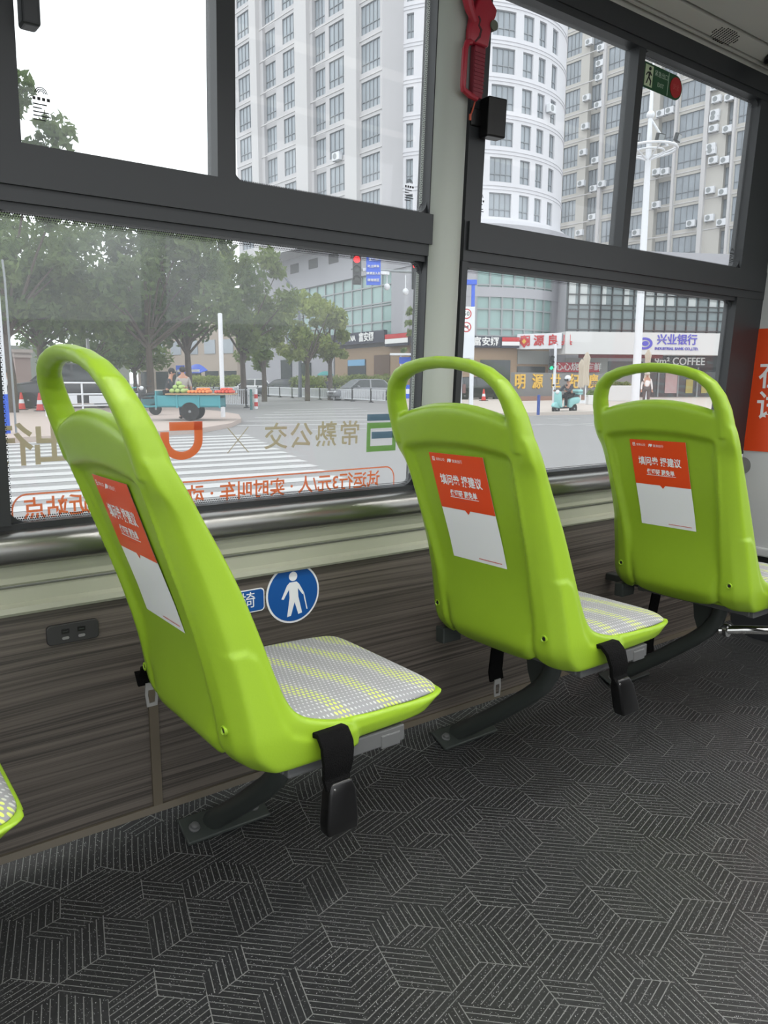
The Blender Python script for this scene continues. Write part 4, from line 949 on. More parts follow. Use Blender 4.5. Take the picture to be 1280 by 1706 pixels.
mb = MB(); arcbox(mb, -.26, 1.5, -1, zg[1], RP-.31, RP-.05); mb.build('shop_front', M_BRICK, pr_)
for a, b, y0, y1, mt in ((800, 850, 600, 650, M_DGLASS), (862, 908, 610, 650, M_DGLASS), (862, 915, 583, 606, mat('grey_shop_wall', (.55, .56, .55), .6))):
    mb = MB(); arcbox(mb, ang_of(a, 620, RP)[0], ang_of(b, 620, RP)[0], zp(850, y1), zp(850, y0), RP-.2, RP+.03); mb.build('shop_opening', mt, pr_)
fR = Face(cyl(ang_of(772, 570, RP)[0], RP+.05, 0), cyl(ang_of(862, 570, RP)[0], RP+.35, 0))
board('shop_sign', 'dark shop sign with three white characters right of the speed sign post', 'sign', fR, 788, 832, 561, 579, .3, M_NAVY, .1, '富安娜', M_WTXT, .66, tdx=-.12)
t, q = board('shop_sign', 'red and white striped fascia between two lettered shop signs', 'sign', fR, 833, 863, 562, 580, .3, M_NAVY, .1)
for a, b, mm in ((.60, .98, M_SRED), (.22, .58, M_WTXT)):
    mb = MB(); h = q[3]-q[2]; fR.box(mb, q[0]+.05, q[1], q[2]+h*a, q[2]+h*b, .39, .45); mb.v = [tuple(Vector(v)-q[4]) for v in mb.v]; mb.build('stripe', mm, t)
fS = Face(at(863, 570, 58.5), at(940, 570, 57.0))
t, q = board('shop_sign', 'white sign board with red characters and a red diamond', 'sign', fS, 864, 938, 557, 582, 1.3, M_WMETAL, -1.0, '明 源 良 具', M_SRED, .80, tdx=.50, bold=.02)
mb = MB(); cz = (q[2]+q[3])/2
mb.add([tuple(Vector(fS.P(q[0]+.55+a, cz+b, o))-q[4]) for o in (.32, .36) for a, b in ((-.38, 0), (0, -.46), (.38, 0), (0, .46))], [(4, 5, 6, 7), (0, 1, 5, 4), (1, 2, 6, 5), (2, 3, 7, 6), (3, 0, 4, 7)]); mb.build('diamond', M_SRED, t)
mb = MB(); mb.add([tuple(Vector(fS.P(q[0]+.55+a, cz+b, .38))-q[4]) for a, b in ((-.17, 0), (0, -.2), (.17, 0), (0, .2))], [(0, 1, 2, 3)]); mb.build('diamond_heart', M_GOLD, t)
# bank block
A4, B4 = at(944, 560, 59.5), at(1330, 560, 63)
fK = Face(A4, B4); bk = thing('bank_building', 'glazed office block above the white bank canopy', 'building')
zk = [fK.hit(1000, y)[1] for y in (670, 592, 553, 514, 470)]
mb = MB(); fK.box(mb, 0, fK.L, -1, 10.4, -4, -.3); fK.box(mb, 0, fK.L, 9.9, 11.0, -.5, .2); fK.box(mb, 0, fK.L, -1, zk[1], -.31, .02); mb.build('wall', M_STONE, bk)
mb = MB(); mb.m(1); fK.box(mb, 0, fK.L, zk[2], 10.0, -.31, -.05); mb.m(0); n = 22
for k in range(n+1): c = fK.L*k/n; fK.box(mb, c-.045, c+.045, zk[2], 10.0, -.05, .06)
for z_ in (zk[2]+.15, zk[2]+.95, zk[3]-.1, zk[3]+.25, zk[3]+1.0, zk[3]+2.7, zk[3]+3.1): fK.box(mb, 0, fK.L, z_-.04, z_+.04, -.05, .06)
mb.build('curtain_wall', [M_DMETAL, M_CW2], bk)
r2 = random.Random(3)
for k in range(22):
    if r2.random() < .62:
        u0 = fK.L*(k+.1)/n; w = fK.L/n*(.35+.45*r2.random()); mb = MB(); fK.box(mb, u0, u0+w, zk[3]+.3, zk[3]+2.6, -.052, -.04); mb.build('curtain', mat('white_curtain', (.72, .74, .74), .8), bk)
for a, b, y0, y1, mt in ((942, 1010, 596, 660, mat('grey_shop_wall', (.55, .56, .55), .6)), (1012, 1068, 602, 660, M_DGLASS), (1086, 1240, 592, 612, M_DMETAL), (1070, 1240, 612, 668, M_DGLASS)):
    u0, z1_ = fK.hit(a, y0); u1, z0_ = fK.hit(b, y1); mb = MB(); fK.box(mb, u0, u1, z0_-.4, z1_, -.05, .1); mb.build('shop_opening', mt, bk)
for a in (1095, 1128, 1160, 1195):
    u0 = fK.hit(a, 640)[0]; mb = MB(); fK.box(mb, u0-.06, u0+.06, -1, fK.hit(a, 612)[1], .1, .2); mb.build('shop_post', M_GMETAL, bk)
for a, b, y0, y1, mm in ((1108, 1128, 620, 655, mat('pink_poster', (.78, .66, .66), .6)), (1142, 1152, 632, 655, mat('yellow_poster', (.70, .65, .35), .6)), (1168, 1176, 632, 655, mat('yellow_poster', (.70, .65, .35), .6))):
    u0, z1_ = fK.hit(a, y0); u1, z0_ = fK.hit(b, y1); mb = MB(); fK.box(mb, u0, u1, z0_, z1_, .12, .16); mb.build('shop_poster', mm, bk)
fC = Face(at(936, 570, 57.0), at(1330, 570, 60.0))
t, q = board('bank_canopy', 'white canopy board with purple-blue bank name and oval emblem', 'sign', fC, 938, 1260, 553, 590, 1.6, M_CANOPY, -1.0,
         [('兴业银行', mat('bank_blue', (.30, .30, .72), .5), .80, fC.hit(1122, 571)[0]-(fC.hit(938, 570)[0]+fC.hit(1260, 570)[0])/2, .25), ('INDUSTRIAL BANK CO.,LTD.', MATS['bank_blue'], .27, fC.hit(1122, 571)[0]-(fC.hit(938, 570)[0]+fC.hit(1260, 570)[0])/2, -.36)], bold=.015)
cu, cz = fC.hit(1067, 573); mb = MB(); N = 28
for ro, ri, ox in ((.64, .43, 0), (.26, 0, .08)):
    P = [fC.P(cu+ox+ro*cos(2*pi*k/N), cz+ro*.68*sin(2*pi*k/N), .64) for k in range(N+1)]; Q = [fC.P(cu+ox*1.6+ri*cos(2*pi*k/N), cz+ri*.62*sin(2*pi*k/N), .64) for k in range(N+1)]
    mb.add([tuple(Vector(p)-q[4]) for p in P+Q], [(k, k+1, N+2+k, N+1+k) for k in range(N)])
mb.build('emblem', MATS['bank_blue'], t)
board('led_sign', 'thin red lettered strip under the white bank canopy', 'sign', fC, 966, 1105, 590, 596, .2, mat('dark_red_sign', (.45, .13, .15), .5), -.2)
board('coffee_sign', 'black fascia with white 9m² COFFEE lettering', 'sign', fK, 1082, 1212, 594, 611, .25, M_DMETAL, .2, '9m² COFFEE', M_WTXT, .80, bold=.01, tdx=-1.0)
board('shop_banner', 'red banner with white characters behind the pedestrian signal', 'sign', fK, 925, 995, 604, 620, .15, mat('banner_red', (.72, .17, .24), .5), .3, '心心烧烤海鲜', M_WTXT, .62, bold=.01)
# low stone wall with gold characters
wl = Face(ground(845, 668, KERB), ground(1055, 664, KERB)); sw = thing('stone_wall', 'low grey stone wall with gold characters on the plaza', 'wall sign')
z0_ = gz(wl.A)+KERB; zt_ = wl.hit(900, 621)[1]; zb_ = wl.hit(900, 660)[1]
sw.location = (wl.A.x, wl.A.y, z0_); SL = Vector(sw.location)
def rel(mb): mb.v = [tuple(Vector(v)-SL) for v in mb.v]; return mb
mb = MB(); wl.box(mb, .6, wl.L, z0_-.1, zt_, -.35, 0); rel(mb).build('wall_slab', mat('dark_stone', (.46, .46, .46), .6, noise=.06, nscale=1.5), sw)
mb = MB(); wl.box(mb, 0, wl.L, z0_-.1, zb_, -.5, .45); rel(mb).build('plinth', mat('red_brick', (.56, .44, .39), .8, noise=.1, nscale=3), sw)
for ch, px in zip('明源世纪廣場', (866, 895, 925, 956, 988, 1016)):
    u, z = wl.hit(px, 637); mb = MB(); mb.text(ch, .98, lambda x, y, zz: tuple(Vector(wl.P(u+x, z+y, .04+zz))-SL), bold=.02, depth=.03); mb.build('gold_character', M_GOLD, sw)
r2 = random.Random(5)
# ------------------------------------------------------------ trees and hedges
LEAF = [leaf_material('dark_green_leaves', (.33, .41, .25), (.44, .51, .32)), leaf_material('mid_green_leaves', (.40, .48, .27), (.52, .58, .35)), leaf_material('yellow_green_leaves', (.48, .55, .28), (.60, .64, .37))]
M_BARK = mat('grey_brown_bark', (.33, .29, .26), .9, bump=.4, bscale=9)
def leaves(name, blobs, n, size, m, parent, seed, flat=1.0):
    g = np.random.default_rng(seed); B = np.array(blobs); w = B[:, 3]**2; idx = g.choice(len(B), n, p=w/w.sum())
    d = g.normal(size=(n, 3)); d /= np.linalg.norm(d, axis=1)[:, None]; rr = g.random(n)**.45
    c = B[idx, :3]+d*(B[idx, 3]*rr)[:, None]*np.array([1, 1, flat])
    a = g.normal(size=(n, 3)); a /= np.linalg.norm(a, axis=1)[:, None]; b = np.cross(a, g.normal(size=(n, 3))); b /= np.linalg.norm(b, axis=1)[:, None]
    s = size*(.6+.8*g.random(n))[:, None]
    v = np.stack([c-a*s, c+b*s*.45, c+a*s, c-b*s*.45], 1).reshape(-1, 3)
    me = bpy.data.meshes.new(name); me.vertices.add(4*n); me.vertices.foreach_set('co', v.ravel()); me.loops.add(4*n); me.polygons.add(n)
    me.loops.foreach_set('vertex_index', np.arange(4*n)); me.polygons.foreach_set('loop_start', np.arange(n)*4); me.update(calc_edges=True)
    me.materials.append(m); o = bpy.data.objects.new(name, me); COL.objects.link(o); o.parent = parent
    return o
def tree(label, base, trunk_h, top_h, rad, seed, n=9000, leaf=.16, m=0, holes=1.0, lean=(0, 0), group='roadside trees', blobs_n=26, tr=.16):
    """crown of leaf clusters between trunk_h and top_h"""
    t = thing('street_tree', label, 'tree', (base[0], base[1], gz(base)), 0, group); g = random.Random(seed)
    mb = MB(); mid = (trunk_h+top_h)/2; bl = []
    for k in range(blobs_n):
        a = g.random()*2*pi; q = sqrt(g.random()); z = trunk_h+(top_h-trunk_h)*(.08+.86*g.random())
        e = sqrt(max(.08, 1-((z-mid)/((top_h-trunk_h)*.56))**2))
        bl.append((lean[0]+cos(a)*rad*q*e, lean[1]+sin(a)*rad*q*e, z, rad*(.15+.15*g.random())*holes))
    mb.tube([(0, 0, -.1), (lean[0]*.1+.05, .03, trunk_h*.5), (lean[0]*.3, lean[1]*.3, trunk_h), (lean[0]*.7, lean[1]*.7, mid)], [tr*1.2, tr, tr*.8, tr*.35], 9)
    for b in bl[::2]:
        s = Vector((lean[0]*.3, lean[1]*.3, trunk_h*(.82+.2*g.random()))); e = Vector(b[:3]); md = s.lerp(e, .5)+Vector((0, 0, .25))
        mb.tube([s, md, e], [tr*.42, tr*.28, tr*.1], 6)
    mb.build('trunk', M_BARK, t, smooth=True)
    leaves('foliage', bl, int(n*.42), leaf*1.12, LEAF[m], t, seed)
    return t
def tp(px, d): p = at(px, 640, d); return Vector((p.x, p.y, 0))
tree('tall dense tree rising into the upper left pane', tp(20, 30), 3.0, 12.6, 3.0, 11, 15000, .17, 0, lean=(-.3, .2), blobs_n=40)
tree('broad tree filling the left end of the lettered window', tp(70, 38), 3.4, 9.9, 4.6, 12, 17000, .18, 0, blobs_n=40)
tree('big tree whose trunk stands behind the first seat handle', tp(250, 35), 3.2, 8.9, 3.9, 13, 15000, .17, 0, blobs_n=34)
tree('round tree standing behind the produce tricycle', tp(314, 38), 3.0, 8.8, 3.6, 14, 14000, .16, 0, blobs_n=34)
tree('bushy tree between the produce cart and the corner building', tp(405, 44), 2.8, 8.6, 2.7, 15, 11000, .16, 1, blobs_n=28)
tree('lighter small tree in front of the shop sign', tp(512, 52), 2.6, 6.9, 2.6, 16, 9000, .15, 2, blobs_n=24)
tree('small yellowish tree right of the curved street lamp', tp(550, 54), 2.7, 7.2, 1.7, 17, 7000, .15, 2, blobs_n=20)
tree('dim low tree beside the white signpost', tp(440, 50), 2.2, 5.8, 2.0, 18, 6000, .16, 1, blobs_n=18)
tree('far hazy tree behind the dark parked car', tp(150, 60), 2.4, 8.5, 5.0, 19, 9000, .22, 0, blobs_n=26)
tree('far tree left of the blue canopy', tp(225, 66), 2.4, 7.5, 4.5, 20, 8000, .24, 1, blobs_n=22)
tree('thin sapling at the stone corner left of the grey pillar', tp(684, 50), 1.6, 6.0, .7, 21, 700, .15, 1, blobs_n=9, tr=.04)
def hedge(label, pa, pb, d0, d1, h, seed, m=2):
    A, B = tp(pa, d0), tp(pb, d1); t = thing('hedge', label, 'hedge', (A.x, A.y, gz(A))); L = (B-A).length; n = int(L/.5); g = random.Random(seed); u = (B-A)/L
    bl = [(u.x*k*.5, u.y*k*.5, h*(.35+.12*j+.1*g.random()), h*.34) for k in range(n+1) for j in (0, 3)]
    leaves('foliage', bl, n*330, .13, LEAF[m], t, seed)
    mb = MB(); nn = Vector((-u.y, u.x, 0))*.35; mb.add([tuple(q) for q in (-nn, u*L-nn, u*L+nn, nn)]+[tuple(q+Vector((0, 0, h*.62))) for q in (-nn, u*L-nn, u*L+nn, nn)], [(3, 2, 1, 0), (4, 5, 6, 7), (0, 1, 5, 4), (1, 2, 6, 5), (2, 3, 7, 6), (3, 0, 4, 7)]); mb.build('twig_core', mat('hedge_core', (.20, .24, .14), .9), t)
hedge('clipped yellow-green hedge in front of the shop windows', 492, 652, 66, 56.5, 1.6, 31)
hedge('low yellow-green hedge beyond the far railing', 310, 400, 88, 82, 1.7, 32)
r2 = random.Random(9)
# ------------------------------------------------------------ people
def person(label, loc, rz, pose, shirt, trousers, hair=(.10, .09, .08), hat=None, sleeves=True):
    """pose: joint name -> (x, y, z); faces +x. One continuous body; clothes and hair are children"""
    t = thing('person', label, 'person', loc, rz); J = dict(pose)
    P = []; E = []; ix = {}
    def nd(k, p, r): ix[k] = len(P); P.append((*p, r)); return ix[k]
    def ch(*ks):
        for a, b in zip(ks, ks[1:]): E.append((ix[a], ix[b]))
    nd('pel', J['pel'], .125); nd('waist', tuple(np.add(np.multiply(J['pel'], .5), np.multiply(J['chest'], .5))), .115); nd('chest', J['chest'], .135); nd('neck', J['neck'], .055)
    ch('pel', 'waist', 'chest', 'neck')
    hd = Vector(J['head']); nk = Vector(J['neck']); up = (hd-nk).normalized(); fw = Vector((1, 0, 0)); fw = (fw-up*fw.dot(up)).normalized()
    nd('jaw', tuple(hd-up*.055+fw*.02), .062); nd('skull', tuple(hd+up*.01), .088); nd('crown', tuple(hd+up*.085), .058); ch('neck', 'jaw', 'skull', 'crown')
    for s, q in (('l', 1), ('r', -1)):
        nd('sh'+s, tuple(np.add(J['chest'], (0, .165*q, .06))), .058); nd('el'+s, J['el'+s], .043); nd('wr'+s, J['wr'+s], .028)
        ch('chest', 'sh'+s, 'el'+s, 'wr'+s)
        e, w = Vector(J['el'+s]), Vector(J['wr'+s]); d = (w-e).normalized(); side = d.cross(Vector((0, 0, 1))); side = side.normalized() if side.length > .05 else Vector((0, 1, 0)); dn = side.cross(d)
        nd('pm'+s, tuple(w+d*.045), .030); ch('wr'+s, 'pm'+s); nd('kn'+s, tuple(w+d*.085), .026); ch('pm'+s, 'kn'+s)
        for k, (o, ln) in enumerate(((-.03, .06), (-.01, .072), (.01, .067), (.03, .052))):
            a = w+d*.092+side*o; b = a+d*ln*.55+dn*.012; c = b+d*ln*.2+dn*ln*.5
            nd('f%d0%s' % (k, s), tuple(a), .010); nd('f%d1%s' % (k, s), tuple(b), .009); nd('f%d2%s' % (k, s), tuple(c), .008); ch('kn'+s, 'f%d0%s' % (k, s), 'f%d1%s' % (k, s), 'f%d2%s' % (k, s))
        nd('t0'+s, tuple(w+d*.05+side*(.036*q)), .011); nd('t1'+s, tuple(w+d*.085+side*(.05*q)+dn*.02), .009); ch('pm'+s, 't0'+s, 't1'+s)
        nd('hp'+s, tuple(np.add(J['pel'], (0, .095*q, -.04))), .088); nd('ne'+s, J['kn_'+s], .062); nd('an'+s, J['an'+s], .040); ch('pel', 'hp'+s, 'ne'+s, 'an'+s)
        an = Vector(J['an'+s]); nd('to'+s, tuple(an+Vector((.15, .01*q, -.045))), .034); ch('an'+s, 'to'+s)
    body = skin('body', P, E, M_SKIN, t, 2)
    mb = MB(); sd = Vector(fw).cross(up)
    for q in (1, -1):
        c = hd+fw*.082+sd*(.032*q)+up*.012; mb.ball(tuple(c), (.014, .014, .010), 8, 6)
    mb.ball(tuple(hd+fw*.092-up*.055), (.012, .026, .008), 8, 6); mb.build('eyes_and_mouth', mat('dark_features', (.20, .12, .10), .5), t, smooth=True)
    mb = MB(); mb.ball(tuple(hd+fw*.098-up*.015), (.020, .014, .022), 8, 6)
    for q in (1, -1): mb.ball(tuple(hd+sd*(.088*q)-up*.008), (.020, .012, .030), 8, 6)
    mb.build('nose_and_ears', M_SKIN, t, smooth=True)
    if hat != 'helmet':
        mb = MB(); mb.ball(tuple(hd+up*.035-fw*.018), (.106, .102, .105), 14, 10); mb.build('hair', mat('black_hair' if hair[0] < .2 else 'grey_hair', hair, .7), t, smooth=True)
    def garment(name, keys, links, grow, col):
        pts = [(*P[ix[k]][:3], P[ix[k]][3]*grow.get(k, 1.18)) for k in keys]; kk = {k: i for i, k in enumerate(keys)}
        return skin(name, pts, [(kk[a], kk[b]) for a, b in links], mat('cloth_%s_%s' % (name, '_'.join('%02d' % int(c*99) for c in col)), col, .85), t, 2)
    ks = ['pel', 'waist', 'chest', 'shl', 'ell', 'shr', 'elr']+(['wrl', 'wrr'] if sleeves else []); ls = [('pel', 'waist'), ('waist', 'chest'), ('chest', 'shl'), ('chest', 'shr'), ('shl', 'ell'), ('shr', 'elr')]
    if sleeves: ls += [('ell', 'wrl'), ('elr', 'wrr')]
    garment('shirt', ks, ls, {'wrl': 1.35, 'wrr': 1.35, 'ell': 1.3, 'elr': 1.3, 'shl': 1.25, 'shr': 1.25}, shirt)
    garment('trousers', ['pel', 'hpl', 'nel', 'anl', 'hpr', 'ner', 'anr'], [('pel', 'hpl'), ('hpl', 'nel'), ('nel', 'anl'), ('pel', 'hpr'), ('hpr', 'ner'), ('ner', 'anr')], {'anl': 1.45, 'anr': 1.45, 'nel': 1.25, 'ner': 1.25}, trousers)
    for s in 'lr':
        a, b = Vector(P[ix['an'+s]][:3]), Vector(P[ix['to'+s]][:3]); mb = MB(); mb.tube([a+Vector((-.05, 0, -.05)), a+Vector((.03, 0, -.045)), b+Vector((.0, 0, .0)), b+Vector((.05, 0, -.005))], [.038, .050, .046, .026], 10, flat=.8); mb.build('shoe', M_TYRE, t, smooth=True)
    if hat == 'helmet':
        mb = MB(); mb.ball(tuple(hd+up*.045-fw*.01), (.135, .128, .128), 18, 12); h = mb.build('helmet', M_WMETAL, t, smooth=True)
        mb = MB(); mb.add([tuple(hd+fw*(.125-.02*abs(a))+sd*(a*.10)+up*b) for b in (-.05, .05) for a in (-1, -.5, 0, .5, 1)], [(i, i+1, i+6, i+5) for i in range(4)]); mb.build('visor', M_DMETAL, h, solid=.006)
    if hat == 'cap':
        mb = MB(); mb.ball(tuple(hd+up*.05), (.115, .112, .095), 16, 10); mb.lathe([(.17, .0), (.17, .012), (.01, .02)], tuple(hd+up*.055), 20); mb.build('sun_hat', mat('pale_hat', (.80, .76, .72), .8), t, smooth=True)
    return t
STAND = dict(pel=(0, 0, .92), chest=(.02, 0, 1.24), neck=(.02, 0, 1.43), head=(.05, 0, 1.56), ell=(-.03, .24, 1.03), wrl=(.07, .26, .80), elr=(-.03, -.24, 1.03), wrr=(.07, -.26, .80), kn_l=(.06, .10, .50), anl=(.0, .10, .09), kn_r=(.0, -.10, .50), anr=(-.14, -.10, .11))
RIDE = dict(pel=(-.28, 0, .80), chest=(-.20, 0, 1.12), neck=(-.17, 0, 1.31), head=(-.13, 0, 1.44), ell=(.02, .25, .98), wrl=(.30, .27, .96), elr=(.02, -.25, .98), wrr=(.30, -.27, .96), kn_l=(.12, .13, .72), anl=(.10, .13, .33), kn_r=(.12, -.13, .72), anr=(.10, -.13, .33))
SIT = dict(pel=(0, 0, .70), chest=(.06, 0, 1.02), neck=(.10, 0, 1.20), head=(.14, 0, 1.33), ell=(.18, .24, .84), wrl=(.42, .16, .84), elr=(.18, -.24, .84), wrr=(.42, -.16, .84), kn_l=(.42, .12, .70), anl=(.42, .12, .30), kn_r=(.42, -.12, .70), anr=(.42, -.12, .30))
# ------------------------------------------------------------ two-wheelers
def wheel(par, x, y, r, w, name='wheel'):
    m = MB(); m.lathe([(r-.05, -w/2), (r-.01, -w/2), (r, -w/4), (r, w/4), (r-.01, w/2), (r-.05, w/2)], (x, y, r), 24, 'y'); o = m.build(name, M_TYRE, par, smooth=True)
    m = MB(); m.lathe([(r*.62, -w*.46), (r*.62, w*.46)], (x, y, r), 20, 'y'); m.lathe([(.04, -w*.7), (.04, w*.7)], (x, y, r), 10, 'y'); m.build('rim', M_GMETAL, o, smooth=True)
    return o
def scooter(label, loc, rz, col, cat='scooter', box=True):
    t = thing('motor_scooter', label, cat, loc, rz); M = mat('scooter_paint_%02d%02d%02d' % tuple(int(c*99) for c in col), col, .3)
    wheel(t, .62, 0, .225, .10); wheel(t, -.58, 0, .225, .11)
    m = MB(); m.prism([(.56, .42), (.50, .30), (.38, .27), (.40, .40), (.46, .80), (.50, .95), (.55, .93)], 'y', -.17, .17); m.build('leg_shield', M, t, bevel=.05, seg=3, smooth=True)
    m = MB(); m.prism([(.36, .235), (.84, .30), (.88, .36), (.80, .47), (.66, .51), (.52, .46)], 'y', -.075, .075); m.build('front_mudguard', M, t, bevel=.03, seg=3, smooth=True)
    m = MB(); m.prism([(-.10, .24), (.42, .24), (.42, .31), (-.10, .31)], 'y', -.16, .16); m.build('floor_board', M_DMETAL, t, bevel=.02, smooth=True)
    m = MB(); m.prism([(-.08, .26), (-.12, .62), (-.30, .70), (-.80, .72), (-.92, .60), (-.80, .44), (-.42, .38), (-.30, .26)], 'y', -.16, .16); m.build('rear_body', M, t, bevel=.06, seg=3, smooth=True)
    m = MB(); m.prism([(-.08, .70), (-.12, .76), (-.40, .79), (-.78, .80), (-.84, .73), (-.30, .68)], 'y', -.14, .14); m.build('saddle', M_DMETAL, t, bevel=.03, seg=3, smooth=True)
    m = MB(); m.tube([(.34, .36, .98), (.42, .20, 1.0), (.48, 0, .98), (.42, -.20, 1.0), (.34, -.36, .98)], .022, 8); hb = m.build('handlebar', M_DMETAL, t, smooth=True)
    for q in (1, -1):
        m = MB(); m.tube([(.40, .26*q, 1.0), (.40, .31*q, 1.16)], .008, 6); m.ball((.40, .33*q, 1.20), (.015, .06, .045), 10, 6); m.build('mirror', M_DMETAL, hb, smooth=True)
    m = MB(); m.ball((.54, 0, .92), (.07, .10, .09), 12, 8); m.build('headlamp', M_WMETAL, t, smooth=True)
    m = MB(); m.tube([(-.30, -.16, .28), (-.75, -.18, .33)], [.035, .05], 10); m.build('exhaust', M_GMETAL, t, smooth=True)
    m = MB(); m.ball((-.91, 0, .62), (.03, .09, .05), 10, 6); m.build('tail_lamp', M_SRED, t, smooth=True)
    if box:
        m = MB(); m.box((-1.02, -.18, .80), (-.66, .18, 1.02)); b = m.build('top_box', M, t, bevel=.05, seg=3, smooth=True)
        m = MB(); m.box((-1.03, -.185, .905), (-.65, .185, .925)); m.build('lid_seam', M_DMETAL, b)
    return t
def face_px(p, toward_left=True): return atan2(_Rh.y, _Rh.x)+(pi if toward_left else 0)
p = ground(941, 690); aL = face_px(p)
scooter('pale blue motor scooter crossing the road before the stone wall', (p.x, p.y, gz(p)), aL+.72, (.55, .76, .76))
person('person in dark clothes and white helmet riding the pale blue scooter', (p.x, p.y, gz(p)), aL+.72, RIDE, (.20, .21, .24), (.13, .13, .14), hat='helmet')
for k, (px, py, c, lb) in enumerate(((232, 692, (.22, .42, .45), 'parked teal scooter at the front of the produce cart'), (214, 683, (.80, .80, .80), 'parked white scooter behind the first seat post'), (250, 684, (.20, .21, .22), 'dark parked scooter by the cart vendors'))):
    p = ground(px, py, KERB); scooter(lb, (p.x, p.y, gz(p)+KERB), aL+.5+.4*k, c, box=False)
# ------------------------------------------------------------ produce tricycle
p = ground(300, 700, KERB); TL = (p.x, p.y, gz(p)+KERB); TR = aL+.06
M_TEAL = mat('faded_teal_paint', (.25, .58, .62), .6, noise=.12, nscale=3)
tri = thing('cargo_tricycle', 'faded teal cargo tricycle loaded with produce on the pavement', 'tricycle', TL, TR)
m = MB(); m.box((-1.35, -.55, .42), (.62, .55, .46))
for a, b in (((-1.35, -.55, .42), (.62, -.52, .78)), ((-1.35, .52, .42), (.62, .55, .78)), ((.59, -.55, .42), (.62, .55, .92)), ((-1.35, -.55, .42), (-1.32, .55, .70))): m.box(a, b)
for x in (-1.34, -.7, -.04, .6): m.box((x-.025, -.575, .40), (x+.025, -.55, .80)); m.box((x-.025, .55, .40), (x+.025, .575, .80))
m.build('cargo_bed', M_TEAL, tri)
m = MB(); m.box((-1.75, -.62, .80), (.30, .62, .84)); m.build('display_board', mat('plywood', (.66, .55, .42), .7), tri)
m = MB(); m.tube([(.6, .2, .45), (1.0, .1, .42), (1.45, 0, .60), (1.52, 0, .95)], .03, 8); m.tube([(.6, -.2, .45), (1.0, -.1, .42), (1.45, 0, .60)], .03, 8); m.tube([(1.40, -.32, 1.02), (1.5, 0, 1.0), (1.40, .32, 1.02)], .02, 8); m.tube([(1.45, .06, .6), (1.62, .06, .27)], .022, 8); m.tube([(1.45, -.06, .6), (1.62, -.06, .27)], .022, 8); m.build('frame', M_TEAL, tri, smooth=True)
m = MB(); m.box((.80, -.16, .66), (1.12, .16, .74)); m.build('saddle', M_DMETAL, tri, bevel=.03, seg=3)
wheel(tri, 1.62, 0, .27, .09); wheel(tri, -.42, .50, .29, .11); wheel(tri, -.42, -.50, .29, .11)
Rz = Matrix.Rotation(TR, 3, 'Z')
def onT(x, y, z): return Vector(TL)+Rz @ Vector((x, y, z))
def produce(name, label, cat, m, r, spots, group, squash=.9):
    first = None
    for s in spots:
        if first is None:
            first = MB().ball((0, 0, 0), (r, r, r*squash), 12, 8).build(name, m, smooth=True); tag(first, label, cat, group); o = first
        else: o = first.copy(); COL.objects.link(o)
        o.location = onT(*s)
def heap(x0, x1, y0, y1, z, r, n, seed):
    g = random.Random(seed); out = []; nx = max(1, int((x1-x0)/(2*r))); ny = max(1, int((y1-y0)/(2*r)))
    for L in range(3):
        for i in range(nx-L):
            for j in range(ny-L):
                if len(out) < n: out.append((x0+r*(1+L)+i*2*r+g.uniform(-.004, .004), y0+r*(1+L)+j*2*r, z+r*.9+L*r*1.35))
    return out
produce('melon', 'pale green melon heaped at the driver end of the produce cart', 'melon', mat('pale_green_melon', (.62, .72, .42), .5, noise=.15, nscale=12), .085, heap(-.25, .28, -.42, .42, .84, .085, 22, 1), 'melons on the cart', .85)
produce('orange', 'orange fruit spread over the middle of the produce cart', 'fruit', mat('orange_fruit', (.90, .52, .25), .5), .055, heap(-.98, -.30, -.50, .45, .84, .055, 70, 2), 'oranges on the cart')
produce('tomato', 'red fruit heaped at the rear end of the produce cart', 'fruit', mat('red_fruit', (.82, .28, .18), .4), .055, heap(-1.70, -1.05, -.50, .45, .84, .055, 60, 3), 'red fruit on the cart')
q = onT(.36, -.12, .16); person('person in dark grey top sitting at the cart beside the melons', (q.x, q.y, q.z), TR+.1+pi, SIT, (.19, .20, .22), (.16, .16, .18))
q = onT(.05, -1.0, -.05); person('person in pale top standing behind the produce cart', (q.x, q.y, TL[2]), TR-1.2, STAND, (.62, .60, .58), (.24, .25, .30), sleeves=False)
q = onT(1.72, .75, 0); person('person in teal jacket bending by the front wheel of the cart', (q.x, q.y, TL[2]), TR+2.6, dict(STAND, pel=(-.15, 0, .72), chest=(.08, 0, .93), neck=(.22, 0, 1.04), head=(.30, 0, 1.12), ell=(.15, .22, .72), wrl=(.30, .20, .52), elr=(.15, -.22, .72), wrr=(.30, -.20, .52), kn_l=(.16, .12, .42), kn_r=(.14, -.12, .42)), (.25, .50, .55), (.25, .27, .32))
p = ground(19, 681, KERB); person('person in white shirt walking beside the striped pole on the far left', (p.x, p.y, gz(p)+KERB), aL+.6, STAND, (.84, .85, .87), (.17, .18, .20), sleeves=False)
p = ground(1076, 676, KERB); person('person in white top and sun hat behind the third seat handle', (p.x, p.y, gz(p)+KERB), aL+1.4, STAND, (.86, .84, .84), (.35, .33, .33), hat='cap')
p = ground(548, 664.5); pu = person('person under the teal umbrella beyond the railing', (p.x, p.y, gz(p)), aL+.3, dict(STAND, elr=(.12, -.24, 1.10), wrr=(.22, -.18, 1.30)), (.35, .33, .40), (.18, .18, .2))
u = thing('umbrella', 'open teal umbrella above a walker beyond the railing', 'umbrella', (p.x, p.y, gz(p)), aL+.3)
